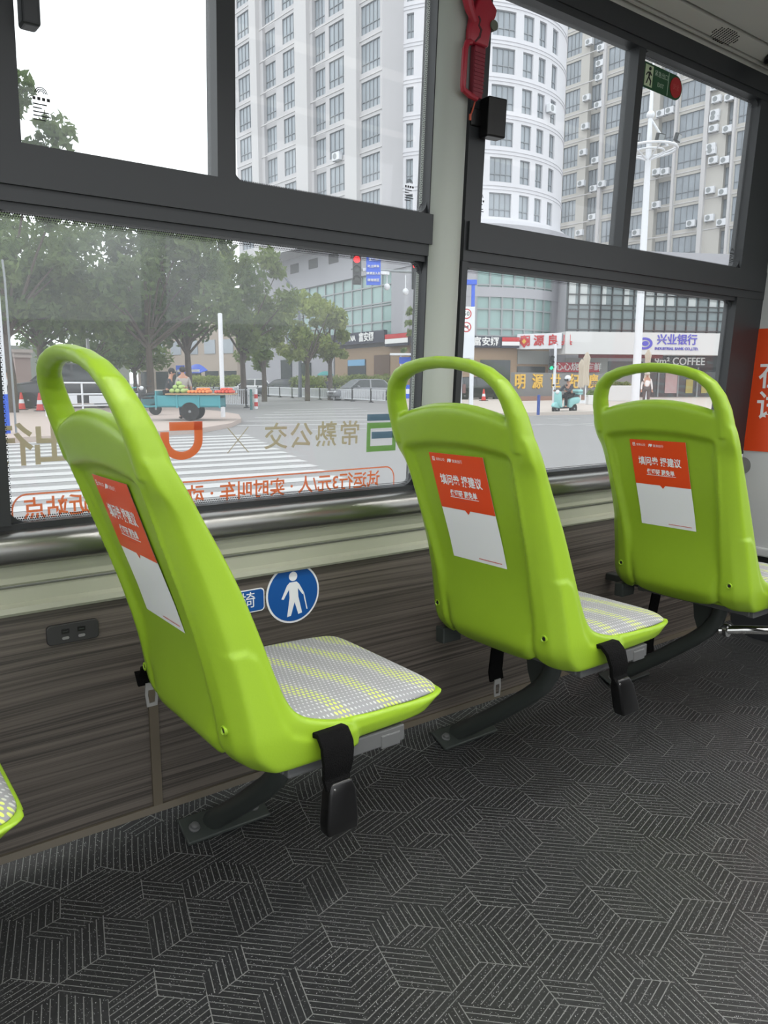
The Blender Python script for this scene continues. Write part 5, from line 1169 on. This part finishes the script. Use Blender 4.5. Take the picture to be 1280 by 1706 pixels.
m = MB(); m.lathe([(.62, 1.72), (.60, 1.78), (.42, 1.92), (.20, 2.0), (.02, 2.03), (.02, 2.01), (.2, 1.98), (.41, 1.90), (.585, 1.77)], (.20, -.18, 0), 16); m.build('canopy', mat('teal_cloth', (.28, .58, .58), .7), u, smooth=True)
m = MB(); m.tube([(.28, -.18, 1.28), (.20, -.18, 2.08)], .010, 6); m.build('shaft', M_DMETAL, u)
# ------------------------------------------------------------ cars
def car(name, label, loc, rz, col, L=4.5, H=1.45, W=1.78, suv=False):
    t = thing(name, label, 'car', loc, rz); M = mat('car_paint_%02d%02d%02d' % tuple(int(c*99) for c in col), col, .25, coat=.3); h = L/2
    bz = .62*H if suv else .60*H
    low = [(-h, .30), (-h+.05, bz-.12), (-h+.12, bz), (h*.30, bz+.02), (h*.92, bz-.16), (h, bz-.30), (h, .30), (h*.85, .22), (-h*.85, .22)]
    m = MB(); m.prism(low, 'y', -W/2, W/2); m.build('lower_body', M, t, bevel=.09, seg=3, smooth=True)
    roof = [(-h+(.08 if suv else .55), bz-.03), (-h+(.28 if suv else 1.0), H-.06), (-h+1.3, H), (h*.10, H), (h*.24, H-.08), (h*.56, bz-.03)]
    def ph(mb, poly, wb, wt, grow=0):
        n = len(poly); z0 = bz; v = []
        for s in (-1, 1):
            for x, z in poly: f = (z-z0)/(H-z0); v.append((x, s*(wb+(wt-wb)*max(0, f)+grow), z))
        mb.add(v, [tuple(range(n-1, -1, -1)), tuple(range(n, 2*n))]+[(i, (i+1) % n, (i+1) % n+n, i+n) for i in range(n)])
    m = MB(); ph(m, roof, W/2-.06, W/2-.24); m.build('cabin_glass', M_DGLASS, t, bevel=.06, seg=2, smooth=True, recalc=True)
    m = MB(); q = roof; rp = [(q[1][0]-.02, q[1][1]-.02), (q[2][0], H+.012), (q[3][0], H+.012), (q[4][0]+.03, q[4][1]-.0), (q[3][0], H-.05), (q[2][0], H-.05)]; ph(m, rp, W/2-.05, W/2-.225)
    for x in (-h*.12, ): ph(m, [(x-.05, bz-.02), (x-.07, H-.03), (x+.03, H-.03), (x+.06, bz-.02)], W/2-.055, W/2-.232)
    for i, j in ((0, 1), (5, 4)):
        a, b = roof[i], roof[j]; ph(m, [(a[0]-.05, a[1]), (b[0]-.05, b[1]), (b[0]+.05, b[1]), (a[0]+.05, a[1])], W/2-.055, W/2-.232)
    m.build('roof_and_pillars', M, t, smooth=True, recalc=True)
    for x in (-h*.60, h*.62):
        for s in (1, -1): wheel(t, x, s*(W/2-.10), .32 if not suv else .36, .22)
    for s in (1, -1):
        m = MB(); m.ball((h-.07, s*(W/2-.28), bz-.30), (.10, .20, .08), 10, 6); m.build('headlamp', M_WMETAL, t, smooth=True)
        m = MB(); m.ball((-h+.05, s*(W/2-.24), bz-.16), (.06, .18, .08), 10, 6); m.build('tail_lamp', M_SRED, t, smooth=True)
        m = MB(); m.ball((h*.30, s*(W/2+.08), bz+.08), (.10, .09, .07), 10, 6); m.build('mirror', M, t, smooth=True)
    m = MB(); m.box((h-.02, -.35, .42), (h+.015, .35, .56)); m.build('grille', M_DMETAL, t)
    return t
def carat(name, label, px, py, rz, col, kerb=0, **k): p = ground(px, py, kerb); return car(name, label, (p.x, p.y, gz(p)+kerb), rz, col, **k)
carat('parked_car', 'dark grey people carrier parked behind the first seat handle', 112, 679, aL+.35, (.22, .22, .23), KERB, L=4.9, H=1.95, W=1.9, suv=True)
carat('parked_car', 'white car beyond the white railing left of the dark car', 421, 658.6, aL+.1, (.86, .86, .87))
carat('parked_car', 'dark car beyond the railing right of the white car', 470, 660.1, aL+.05, (.24, .25, .29))
carat('parked_car', 'silver grey saloon car in front of the clipped hedge', 604, 666.8, aL+.45, (.52, .53, .55), L=4.7)
carat('parked_car', 'black car standing behind the speed sign post', 789, 668, aL+pi+.5, (.12, .13, .14), L=4.5, H=1.6, suv=True)
# ------------------------------------------------------------ railings, posts, cones
def railing(name, label, P, Q, h, post=2.6, bar=.13, m=M_WMETAL, dark=True, group=None):
    P, Q = V2(P), V2(Q); t = thing(name, label, 'railing', (P.x, P.y, gz(P)), 0, group); L = (Q-P).length; u = (Q-P)/L; n = Vector((-u.y, u.x, 0))
    def pt(a, z, o=0): q = u*a+n*o; return (q.x, q.y, gz(P+u*a)-gz(P)+z)
    k = 0
    while k*post <= L+.01:
        a = min(L, k*post); m_ = MB(); m_.box((-.045, -.045, 0), (.045, .045, h+.06)); m_.lathe([(.16, 0), (.14, .05), (.02, .07)], n=10); m_.v = [tuple(Vector(v)+Vector(pt(a, 0))) for v in m_.v]; m_.build('post', M_DMETAL if dark else m, t); k += 1
    mb = MB()
    for z in (.16, h-.05): mb.tube([pt(0, z), pt(L, z)], .032, 6)
    a = bar
    while a < L: mb.tube([pt(a, .16), pt(a, h-.05)], .021, 5, cap=False); a += bar
    mb.build('bar_panel', m, t); return t
railing('road_railing', 'long white road railing with dark posts across the junction', ground(430, 660), ground(642, 672), .82)
railing('road_railing', 'short nearer white railing behind the white signpost', ground(326, 677), ground(420, 680), .95, post=1.9)
railing('road_railing', 'far white railing running left behind the produce cart', ground(310, 662), ground(428, 660), .82)
def pole(name, label, cat, px, py, h, r, m, kerb=KERB, group=None):
    p = ground(px, py, kerb); t = thing(name, label, cat, (p.x, p.y, gz(p)+kerb), 0, group); mb = MB(); mb.lathe([(r, -.05), (r, h), (r*.3, h+.02)], n=14); mb.build('post', m, t, smooth=True); return t, p
t, p = pole('signpost', 'plain white post standing beside the produce cart', 'post', 372, 695, 3.45, .075, M_WMETAL)
t, p = pole('striped_pole', 'white pole with a blue foot at the far left edge', 'post', 12, 722, 4.1, .075, M_WMETAL); mb = MB(); mb.lathe([(.08, -.02), (.08, .92)], n=14); mb.build('blue_foot', M_SBLUE, t, smooth=True)
mb = MB(); mb.tube([(.22, .1, .0), (.22, .1, 3.6), (.20, .1, 4.0)], .025, 8); mb.build('side_pipe', M_GMETAL, t, smooth=True)
t, p = pole('street_pole', 'slim white lamp pole behind the first seat handle', 'post', 152, 672, 5.2, .08, M_WMETAL)
for k, (px, py, lb) in enumerate(((427, 681, 'red and white striped bollard at the end of the near railing'), (651, 671, 'red and white striped bollard left of the middle seat handle'))):
    t, p = pole('bollard', lb, 'bollard', px, py, .95, .085, M_WMETAL, 0)
    for z in (.12, .50): mb = MB(); mb.lathe([(.09, z), (.09, z+.20)], n=14); mb.build('red_band', M_SRED, t, smooth=True)
t, p = pole('bollard', 'blue bollard on the plaza edge before the stone wall', 'bollard', 897, 689, .70, .06, mat('bollard_blue', (.20, .30, .58), .5))
t, p = pole('bollard', 'teal bollard at the end of the near white railing', 'bollard', 419, 683, .95, .06, mat('bollard_teal', (.25, .42, .42), .5), 0)
def cone(label, px, py):
    p = ground(px, py, KERB); t = thing('traffic_cone', label, 'cone', (p.x, p.y, gz(p)+KERB)); mb = MB(); mb.lathe([(.15, .03), (.035, .72), (.005, .73)], n=16); mb.build('cone', mat('cone_red', (.78, .22, .20), .6), t, smooth=True)
    mb = MB(); mb.lathe([(.112, .28), (.085, .44)], n=16); mb.build('white_band', M_WMETAL, t, smooth=True); mb = MB(); mb.box((-.2, -.2, 0), (.2, .2, .035)); mb.build('foot', M_DMETAL, t)
cone('red traffic cone at the nose of the dark people carrier', 37, 683); cone('red traffic cone nearest the metal barrier frame', 67, 685); cone('red traffic cone beside the black car behind the speed sign', 806, 668)
# pipe barrier in front of the carrier
A, B = ground(78, 694, KERB), ground(196, 690, KERB); t = thing('pipe_barrier', 'pale metal pipe barrier in front of the dark people carrier', 'barrier', (A.x, A.y, gz(A)+KERB)); d = V2(B)-V2(A)
mb = MB()
for f in (0, .5, 1): q = d*f; mb.tube([(q.x, q.y, 0), (q.x, q.y, 1.15)], .035, 8)
for z in (.35, .75, 1.15): mb.tube([(0, 0, z), (d.x, d.y, z)], .03, 8)
mb.build('pipes', M_WMETAL, t, smooth=True)
mb = MB(); n = Vector((-d.y, d.x, 0)).normalized()*.03
for a, b, z0, z1 in ((.18, .42, .42, .72), (.60, .92, .42, .70)): mb.add([tuple(d*f+n*s+Vector((0, 0, z))) for s in (-1, 1) for f, z in ((a, z0), (b, z0), (b, z1), (a, z1))], [(0, 1, 2, 3), (7, 6, 5, 4), (0, 4, 5, 1), (1, 5, 6, 2), (2, 6, 7, 3), (3, 7, 4, 0)])
mb.build('plate', M_WMETAL, t)
# stone gate pillar with iron fence
p = ground(40, 668, KERB); t = thing('gate_pillar', 'pinkish stone gate pillar with stepped cap at the far left', 'pillar', (p.x, p.y, gz(p)+KERB))
mb = MB(); mb.box((-.42, -.42, 0), (.42, .42, 2.5)); mb.build('shaft', mat('pink_granite', (.60, .53, .51), .7, noise=.1, nscale=2), t)
mb = MB(); mb.box((-.50, -.50, 2.5), (.50, .50, 2.66)); mb.box((-.44, -.44, 2.66), (.44, .44, 2.78)); mb.box((-.56, -.56, 2.78), (.56, .56, 2.96)); mb.build('cap', mat('pale_granite', (.68, .64, .62), .7), t)
railing('iron_fence', 'dark iron fence running left from the stone gate pillar', ground(-60, 668, KERB), ground(20, 668, KERB), 2.0, post=2.4, bar=.16, m=M_DMETAL)
# ------------------------------------------------------------ signals, signs, lamps
def signal(label, px, py0, py1, d, lit, col, arm=None):
    a, b = at(px, py0, d), at(px, py1, d); h = a.z-b.z; w = h*.30; t = thing('traffic_light', label, 'traffic light', (b.x, b.y, b.z), atan2(-_Fh.y, -_Fh.x))
    mb = MB(); mb.box((-.14, -w/2, 0), (.02, w/2, h)); mb.build('housing', M_DMETAL, t, bevel=.03)
    for k in range(3):
        z = h*(1-(k+.5)/3); r = h*.115; on = (k == lit)
        mb = MB(); mb.lathe([(r, .0), (r, .03), (r*.6, .045), (.005, .05)], (.02, 0, z), 18, 'x'); mb.build('lens', mat('lit_'+col, {'red': (1, .12, .15), 'green': (.1, .9, .6)}[col], .4, emit=1.6) if on else mat('dark_lens', (.20, .22, .21), .3), t, smooth=True)
        mb = MB(); n = 10; pts = [(r*1.15*cos(q), r*1.15*sin(q)) for q in [pi*k_/n for k_ in range(n+1)]]; mb.add([(x_, y_, z+z_) for x_ in (.02, .20) for y_, z_ in pts], [(i, i+1, n+2+i, n+1+i) for i in range(n)]); mb.build('visor', M_DMETAL, t, solid=.012)
    return t
signal('red traffic light hanging left of the blue road sign', 595, 424, 474, 40, 0, 'red'); signal('red traffic light half hidden by the frame beside the grey pillar', 693, 434, 482, 40, 0, 'red')
ms = at(725, 455, 41); g0 = gz(ms)+KERB; t = thing('signal_mast', 'grey signal mast with long arm carrying lights and the blue sign', 'mast', (ms.x, ms.y, g0))
O = Vector((ms.x, ms.y, g0)); mb = MB(); mb.lathe([(.16, 0), (.11, ms.z-g0+.5)], n=14); e = at(585, 448, 40.6); mb.tube([(0, 0, ms.z-g0), tuple(e-O)], [.09, .05], 10); mb.build('mast', M_GMETAL, t, smooth=True)
for px, y0, y1 in ((645, 452, 482), (676, 458, 490)):
    a, b = at(px, y0, 40.4)-O, at(px, y1, 40.4)-O; mb = MB(); mb.tube([tuple(a), tuple(b+Vector((0, 0, .25)))], .03, 8); mb.ball(tuple(b+Vector((0, 0, .12))), (.16, .16, .17), 14, 8); mb.build('dome_camera', M_WMETAL, t, smooth=True)
for px, py in ((640, 455), (612, 450)):
    a = at(px, py, 40.2)-O; mb = MB(); mb.cbox((0, 0, 0), (.20, .55, .16)); mb.v = [tuple(Matrix.Rotation(YAW+.5, 3, 'Z') @ Vector(v)+a) for v in mb.v]; mb.build('box_camera', M_WMETAL, t, bevel=.02)
fB2 = Face(at(611, 450, 40), at(634, 450, 40.0)); board('road_sign', 'blue rectangular road sign with white characters between traffic lights', 'sign', fB2, 610.5, 634.5, 425, 475, .06, M_SBLUE, 0, [('直行绿灯', M_WTXT, .15, .06, .50), ('时,左转车', M_WTXT, .14, 0, .17), ('辆请进入左', M_WTXT, .14, 0, -.17), ('转待转区', M_WTXT, .15, 0, -.50)], bold=.01)
# curved street lamp
p = ground(500, 662, KERB); t = thing('street_lamp', 'grey street lamp with long curved arm above the trees', 'street lamp', (p.x, p.y, gz(p)+KERB)); O = Vector(t.location); d0 = (p-CAM).dot(_Fh)
pts = [Vector((0, 0, 0))]+[at(x, y, d0)-O for x, y in ((500, 540), (497, 505), (490, 482), (476, 463), (460, 451), (446, 445), (434, 442))]
mb = MB(); mb.tube(pts, [.14, .10, .085, .08, .07, .065, .06, .05], 12); mb.build('pole_and_arm', mat('lamp_post_grey', (.40, .42, .46), .5), t, smooth=True); mb = MB(); e = pts[-1]; q = at(426, 440, d0)-O; mb.tube([tuple(e), tuple((e+q)/2), tuple(q)], [.07, .14, .08], 10, flat=.5); mb.build('lamp_head', M_WMETAL, t, smooth=True)
# speed sign post
fT = Face(at(764, 600, 26), at(790, 600, 26)); p = ground(778, 702, KERB); t = thing('speed_sign_post', 'white twin-leg post with blue head, 50 sign and no-horn sign', 'sign', fT.P(fT.L/2, gz(p)+KERB)); O = Vector(t.location)
def rl(mb): mb.v = [tuple(Vector(v)-O) for v in mb.v]; return mb
W_ = fT.L; zb = fT.hit(777, 511)[1]; zt = fT.hit(777, 466)[1]
for a, b in ((0, W_*.26), (W_*.74, W_)): mb = MB(); fT.box(mb, a, b, O.z, zb, -.10, .02); rl(mb).build('leg', M_WMETAL, t, bevel=.01)
mb = MB(); fT.box(mb, 0, W_, fT.hit(777, 597)[1], zb, -.06, .03); rl(mb).build('sign_panel', M_WMETAL, t, bevel=.01)
mb = MB()
for a, b in ((.05*W_, .25*W_), (.75*W_, .97*W_)): fT.box(mb, a, b, zb, zt-.12, -.08, .02)
fT.box(mb, -.03, W_+.04, zt-.16, zt, -.12, .05); rl(mb).build('blue_head', M_SBLUE, t, bevel=.015)
for py, s in ((523, '50'), (545, '')):
    z = fT.hit(775, py)[1]; mb = MB()
    def disc(r, o): fT_c = [Vector(fT.P(W_*.46+r*cos(2*pi*k/28), z+r*sin(2*pi*k/28), o))-O for k in range(28)]; mb.add(fT_c, [tuple(range(28)) if fT.u.cross(Vector((0, 0, 1))).dot(fT.n) > 0 else tuple(range(27, -1, -1))])
    disc(.165, .034); sg_ = mb.build('red_ring', M_SRED, t); mb = MB(); disc(.128, .037); mb.build('white_field', M_WTXT, sg_)
    mb = MB()
    if s: mb.text(s, .20, lambda x, y, zz: tuple(Vector(fT.P(W_*.46+x, z+y, .04))-O), bold=.01)
    else:
        for q in ([(-.09, .02), (-.03, .02), (.07, .06), (.07, -.06), (-.03, -.02), (-.09, -.02)],): mb.add([Vector(fT.P(W_*.46+a, z+b, .040))-O for a, b in q], [tuple(range(len(q)))])
    mb.build('symbol', M_DMETAL, sg_)
    if not s: mb = MB(); mb.add([Vector(fT.P(W_*.46+a, z+b, .043))-O for a, b in ((-.105, .085), (-.085, .105), (.105, -.085), (.085, -.105))], [(0, 1, 2, 3)]); mb.build('red_slash', M_SRED, sg_)
mb = MB(); fT.box(mb, W_*.3, W_*.5, fT.hit(775, 655)[1], fT.hit(775, 640)[1], -.05, .04); rl(mb).build('control_box', mat('dull_red_box', (.45, .32, .32), .5), t)
fN = Face(at(664, 600, 46), at(690, 600, 46)); p = ground(678, 677, KERB); t = thing('notice_stand', 'small roofed blue notice stand left of the grey pillar', 'sign', fN.P(fN.L/2, gz(p)+KERB)); O = Vector(t.location)
for a in (.12, .86): mb = MB(); fN.box(mb, fN.L*a, fN.L*a+.06, O.z, fN.hit(677, 590)[1], -.05, .01); rl(mb).build('leg', M_WMETAL, t)
for y0, y1, mm in ((595, 606, M_SBLUE), (641, 648, M_SBLUE), (648, 656, M_WMETAL), (656, 664, M_SBLUE)): mb = MB(); fN.box(mb, fN.L*.05, fN.L*.95, fN.hit(677, y1)[1], fN.hit(677, y0)[1], -.04, .04); rl(mb).build('panel', mm, t)
mb = MB(); fN.box(mb, -.5, fN.L+.3, fN.hit(677, 592)[1], fN.hit(677, 589)[1], -.4, .5); rl(mb).build('roof', M_WMETAL, t)
# pedestrian signal
p = ground(922, 684, KERB); t, _ = pole('pedestrian_signal_post', 'white post carrying the green walking signal', 'post', 922, 684, 2.75, .06, M_WMETAL); dS = (p-CAM).dot(_Fh)
signal('pedestrian light showing green on the plaza edge', 918.5, 592, 617, dS+.02, 2, 'green')
# flood-light mast
p = ground(1058, 672, KERB); dM = (p-CAM).dot(_Fh); t = thing('floodlight_mast', 'tall white mast with a ring platform of floodlights', 'mast', (p.x, p.y, gz(p)+KERB)); O = Vector(t.location)
top = at(1088, 214, dM)-O; top = Vector((0, 0, at(1086, 250, dM).z-O.z)); mb = MB(); mb.lathe([(.24, -.05), (.15, top.z), (.05, top.z+4.3), (.01, top.z+4.4)], n=16); mb.build('mast', M_WMETAL, t, smooth=True)
R_ = 1.45; mb = MB(); mb.tube([(R_*cos(2*pi*k/24), R_*sin(2*pi*k/24), top.z) for k in range(24)], .07, 6, closed=True); mb.tube([(.8*cos(2*pi*k/20), .8*sin(2*pi*k/20), top.z-.1) for k in range(20)], .05, 6, closed=True)
for k in range(6): a = 2*pi*k/6; mb.tube([(0, 0, top.z-.55), (R_*.6*cos(a), R_*.6*sin(a), top.z-.2), (R_*cos(a), R_*sin(a), top.z)], .045, 6)
mb.build('ring_platform', M_WMETAL, t, smooth=True)
mb = MB(); mb.ball((0, 0, top.z+1.75), .22, 12, 8); b_ = Vector((_Rh.x, _Rh.y, 0)); mb.tube([(0, 0, top.z+1.6), tuple(b_*1.0+Vector((0, 0, top.z+.2)))], .06, 6); mb.build('finial', M_WMETAL, t, smooth=True)
for o, tl in ((-.95, 0), (.35, .5), (1.25, .9)):
    q = b_*o-_Fh*.5; mb = MB(); mb.box((-.10, -.26, .12), (.10, .26, .52)); mb.v = [tuple(Matrix.Rotation(YAW+pi+tl, 3, 'Z') @ (Matrix.Rotation(.25, 3, 'Y') @ Vector(v))+q+Vector((0, 0, top.z+.15))) for v in mb.v]; f_ = mb.build('floodlight', M_DMETAL, t, bevel=.02)
    mb = MB(); mb.box((.10, -.20, .17), (.115, .20, .47)); mb.v = [tuple(Matrix.Rotation(YAW+pi+tl, 3, 'Z') @ (Matrix.Rotation(.25, 3, 'Y') @ Vector(v))+q+Vector((0, 0, top.z+.15))) for v in mb.v]; mb.build('lens', M_GMETAL, f_)
# folded parasols and planters on the plaza
def parasol(label, px, py, h):
    p = ground(px, py, KERB); t = thing('folded_parasol', label, 'parasol', (p.x, p.y, gz(p)+KERB)); mb = MB(); mb.tube([(0, 0, 0), (0, 0, h)], .03, 8); mb.build('pole', M_WMETAL, t)
    mb = MB(); n = 20; pr = [(.05, h+.05), (.20, h-.25), (.16, h-.5), (.14, h*.55), (.20, h*.42), (.17, h*.36)]; vs = []
    for r, z in pr:
        for k in range(n): a = 2*pi*k/n; q = r*(1 if k % 2 else .68); vs.append((q*cos(a), q*sin(a), z))
    mb.add(vs, [(i*n+k, i*n+(k+1) % n, (i+1)*n+(k+1) % n, (i+1)*n+k) for i in range(len(pr)-1) for k in range(n)]); mb.build('canopy', mat('cream_canvas', (.76, .72, .66), .85), t, smooth=True)
    mb = MB(); mb.box((-.3, -.3, 0), (.3, .3, .12)); mb.build('base', M_WMETAL, t)
parasol('folded cream parasol in front of the gold characters', 975, 672, 2.75); parasol('thin folded cream parasol just left of the taller one', 967, 671, 2.4); parasol('folded parasol behind the third seat handle', 1076, 670, 3.0)
for px, py, w, h, lb in ((992, 674, .9, .5, 'square white planter beside the folded parasols'), (1030, 668, 1.8, .95, 'long grey planter box behind the third seat handle')):
    p = ground(px, py, KERB); t = thing('planter', lb, 'planter', (p.x, p.y, gz(p)+KERB), YAW-pi/2); mb = MB(); mb.box((-w/2, -.3, 0), (w/2, .3, h)); mb.build('box', M_CANOPY, t, bevel=.02); leaves('plant', [(x, 0, h+.05, .22) for x in np.arange(-w/2+.2, w/2-.1, .25)], 500, .10, LEAF[1], t, px)
# low buildings, canopies and signs under the trees
fL = Face(at(230, 620, 100), at(396, 620, 90)); t = thing('low_shop_row', 'low beige shop row half hidden by the trees', 'building'); mb = MB(); fL.box(mb, 0, fL.L, -1, 8.5, -8, 0); mb.build('wall', mat('dull_beige_wall', (.62, .58, .54), .8, noise=.08, nscale=.5), t)
for k in range(6): mb = MB(); c = fL.L*(k+.2)/6; fL.box(mb, c, c+2.2, .1, 2.6, .0, .08); mb.build('shop_opening', M_DGLASS, t)
for k in range(6): mb = MB(); c = fL.L*(k+.2)/6; fL.box(mb, c, c+1.8, 4.6, 6.2, .0, .08); mb.build('window', M_WG, t)
fL2 = Face(at(-260, 610, 78), at(215, 610, 92)); t = thing('school_block', 'pale block behind the gate pillar and the trees', 'building'); mb = MB(); fL2.box(mb, 0, fL2.L, -1, 5.2, -8, 0); mb.build('wall', mat('grey_green_wall', (.50, .52, .49), .8, noise=.08, nscale=.4), t)
mb = MB(); fL2.box(mb, fL2.hit(180, 610)[0], fL2.L, 5.2, 5.5, -8, .6)
uu0, uu1 = fL2.hit(183, 610)[0], fL2.L; a = [fL2.P(uu0, 5.5, .6), fL2.P(uu1, 5.5, .6), fL2.P(uu1, 5.5, -7), fL2.P(uu0, 5.5, -7), fL2.P((uu0+uu1)/2+.8, 7.0, -3), fL2.P((uu0+uu1)/2-.8, 7.0, -3)]
mb.add(a, [(0, 1, 4, 5), (1, 2, 4), (2, 3, 5, 4), (3, 0, 5)]); mb.build('hipped_roof', mat('pale_roof', (.68, .64, .62), .8), t)
fM = Face(at(310, 610, 70), at(346, 610, 68)); t = thing('blue_canopy', 'blue arched awning beneath the trees behind the cart', 'awning', fM.P(0, fM.hit(325, 622)[1])); O = Vector(t.location)
n = 10; P = [fM.P(fM.L*k/n, fM.hit(325, 617)[1]+.55*sin(pi*k/n), 0) for k in range(n+1)]; Q = [fM.P(fM.L*k/n, fM.hit(325, 617)[1]-.25, .9) for k in range(n+1)]
mb = MB(); mb.add([tuple(Vector(v)-O) for v in P+Q], [(i, i+1, n+2+i, n+1+i) for i in range(n)]); mb.build('canvas', M_SBLUE, t, solid=.04)
mb = MB(); fM.box(mb, 0, fM.L, fM.hit(325, 620)[1], fM.hit(325, 616)[1], .86, .95); rl(mb).build('white_valance', M_WTXT, t)
t, q = board('shop_sign', 'small blue sign board left of the blue awning', 'sign', fM, 296, 309, 609, 617, .1, M_SBLUE, .1)
for a in (q[0]+.06, q[1]-.06): mb = MB(); fM.box(mb, a-.04, a+.04, gz(tp(302, 69))-.1, q[2]+.05, .12, .18); mb.v = [tuple(Vector(v)-q[4]) for v in mb.v]; mb.build('post', M_GMETAL, t)
t, q = board('road_notice', 'orange notice board above the dark people carrier', 'sign', Face(at(60, 600, 50), at(92, 600, 50)), 73, 88, 596, 606, .06, mat('notice_orange', (.85, .55, .15), .5), 0)
mb = MB(); fO = Face(at(60, 600, 50), at(92, 600, 50)); fO.box(mb, (q[0]+q[1])/2-.04, (q[0]+q[1])/2+.04, gz(at(80, 640, 50)), q[3]+.45, -.06, 0); mb.v = [tuple(Vector(v)-q[4]) for v in mb.v]; mb.build('post', M_GMETAL, t)
board('road_notice', 'purple-blue board over the orange notice', 'sign', fO, 73, 88, 585, 595, .06, mat('notice_blue', (.35, .36, .60), .5), 0)
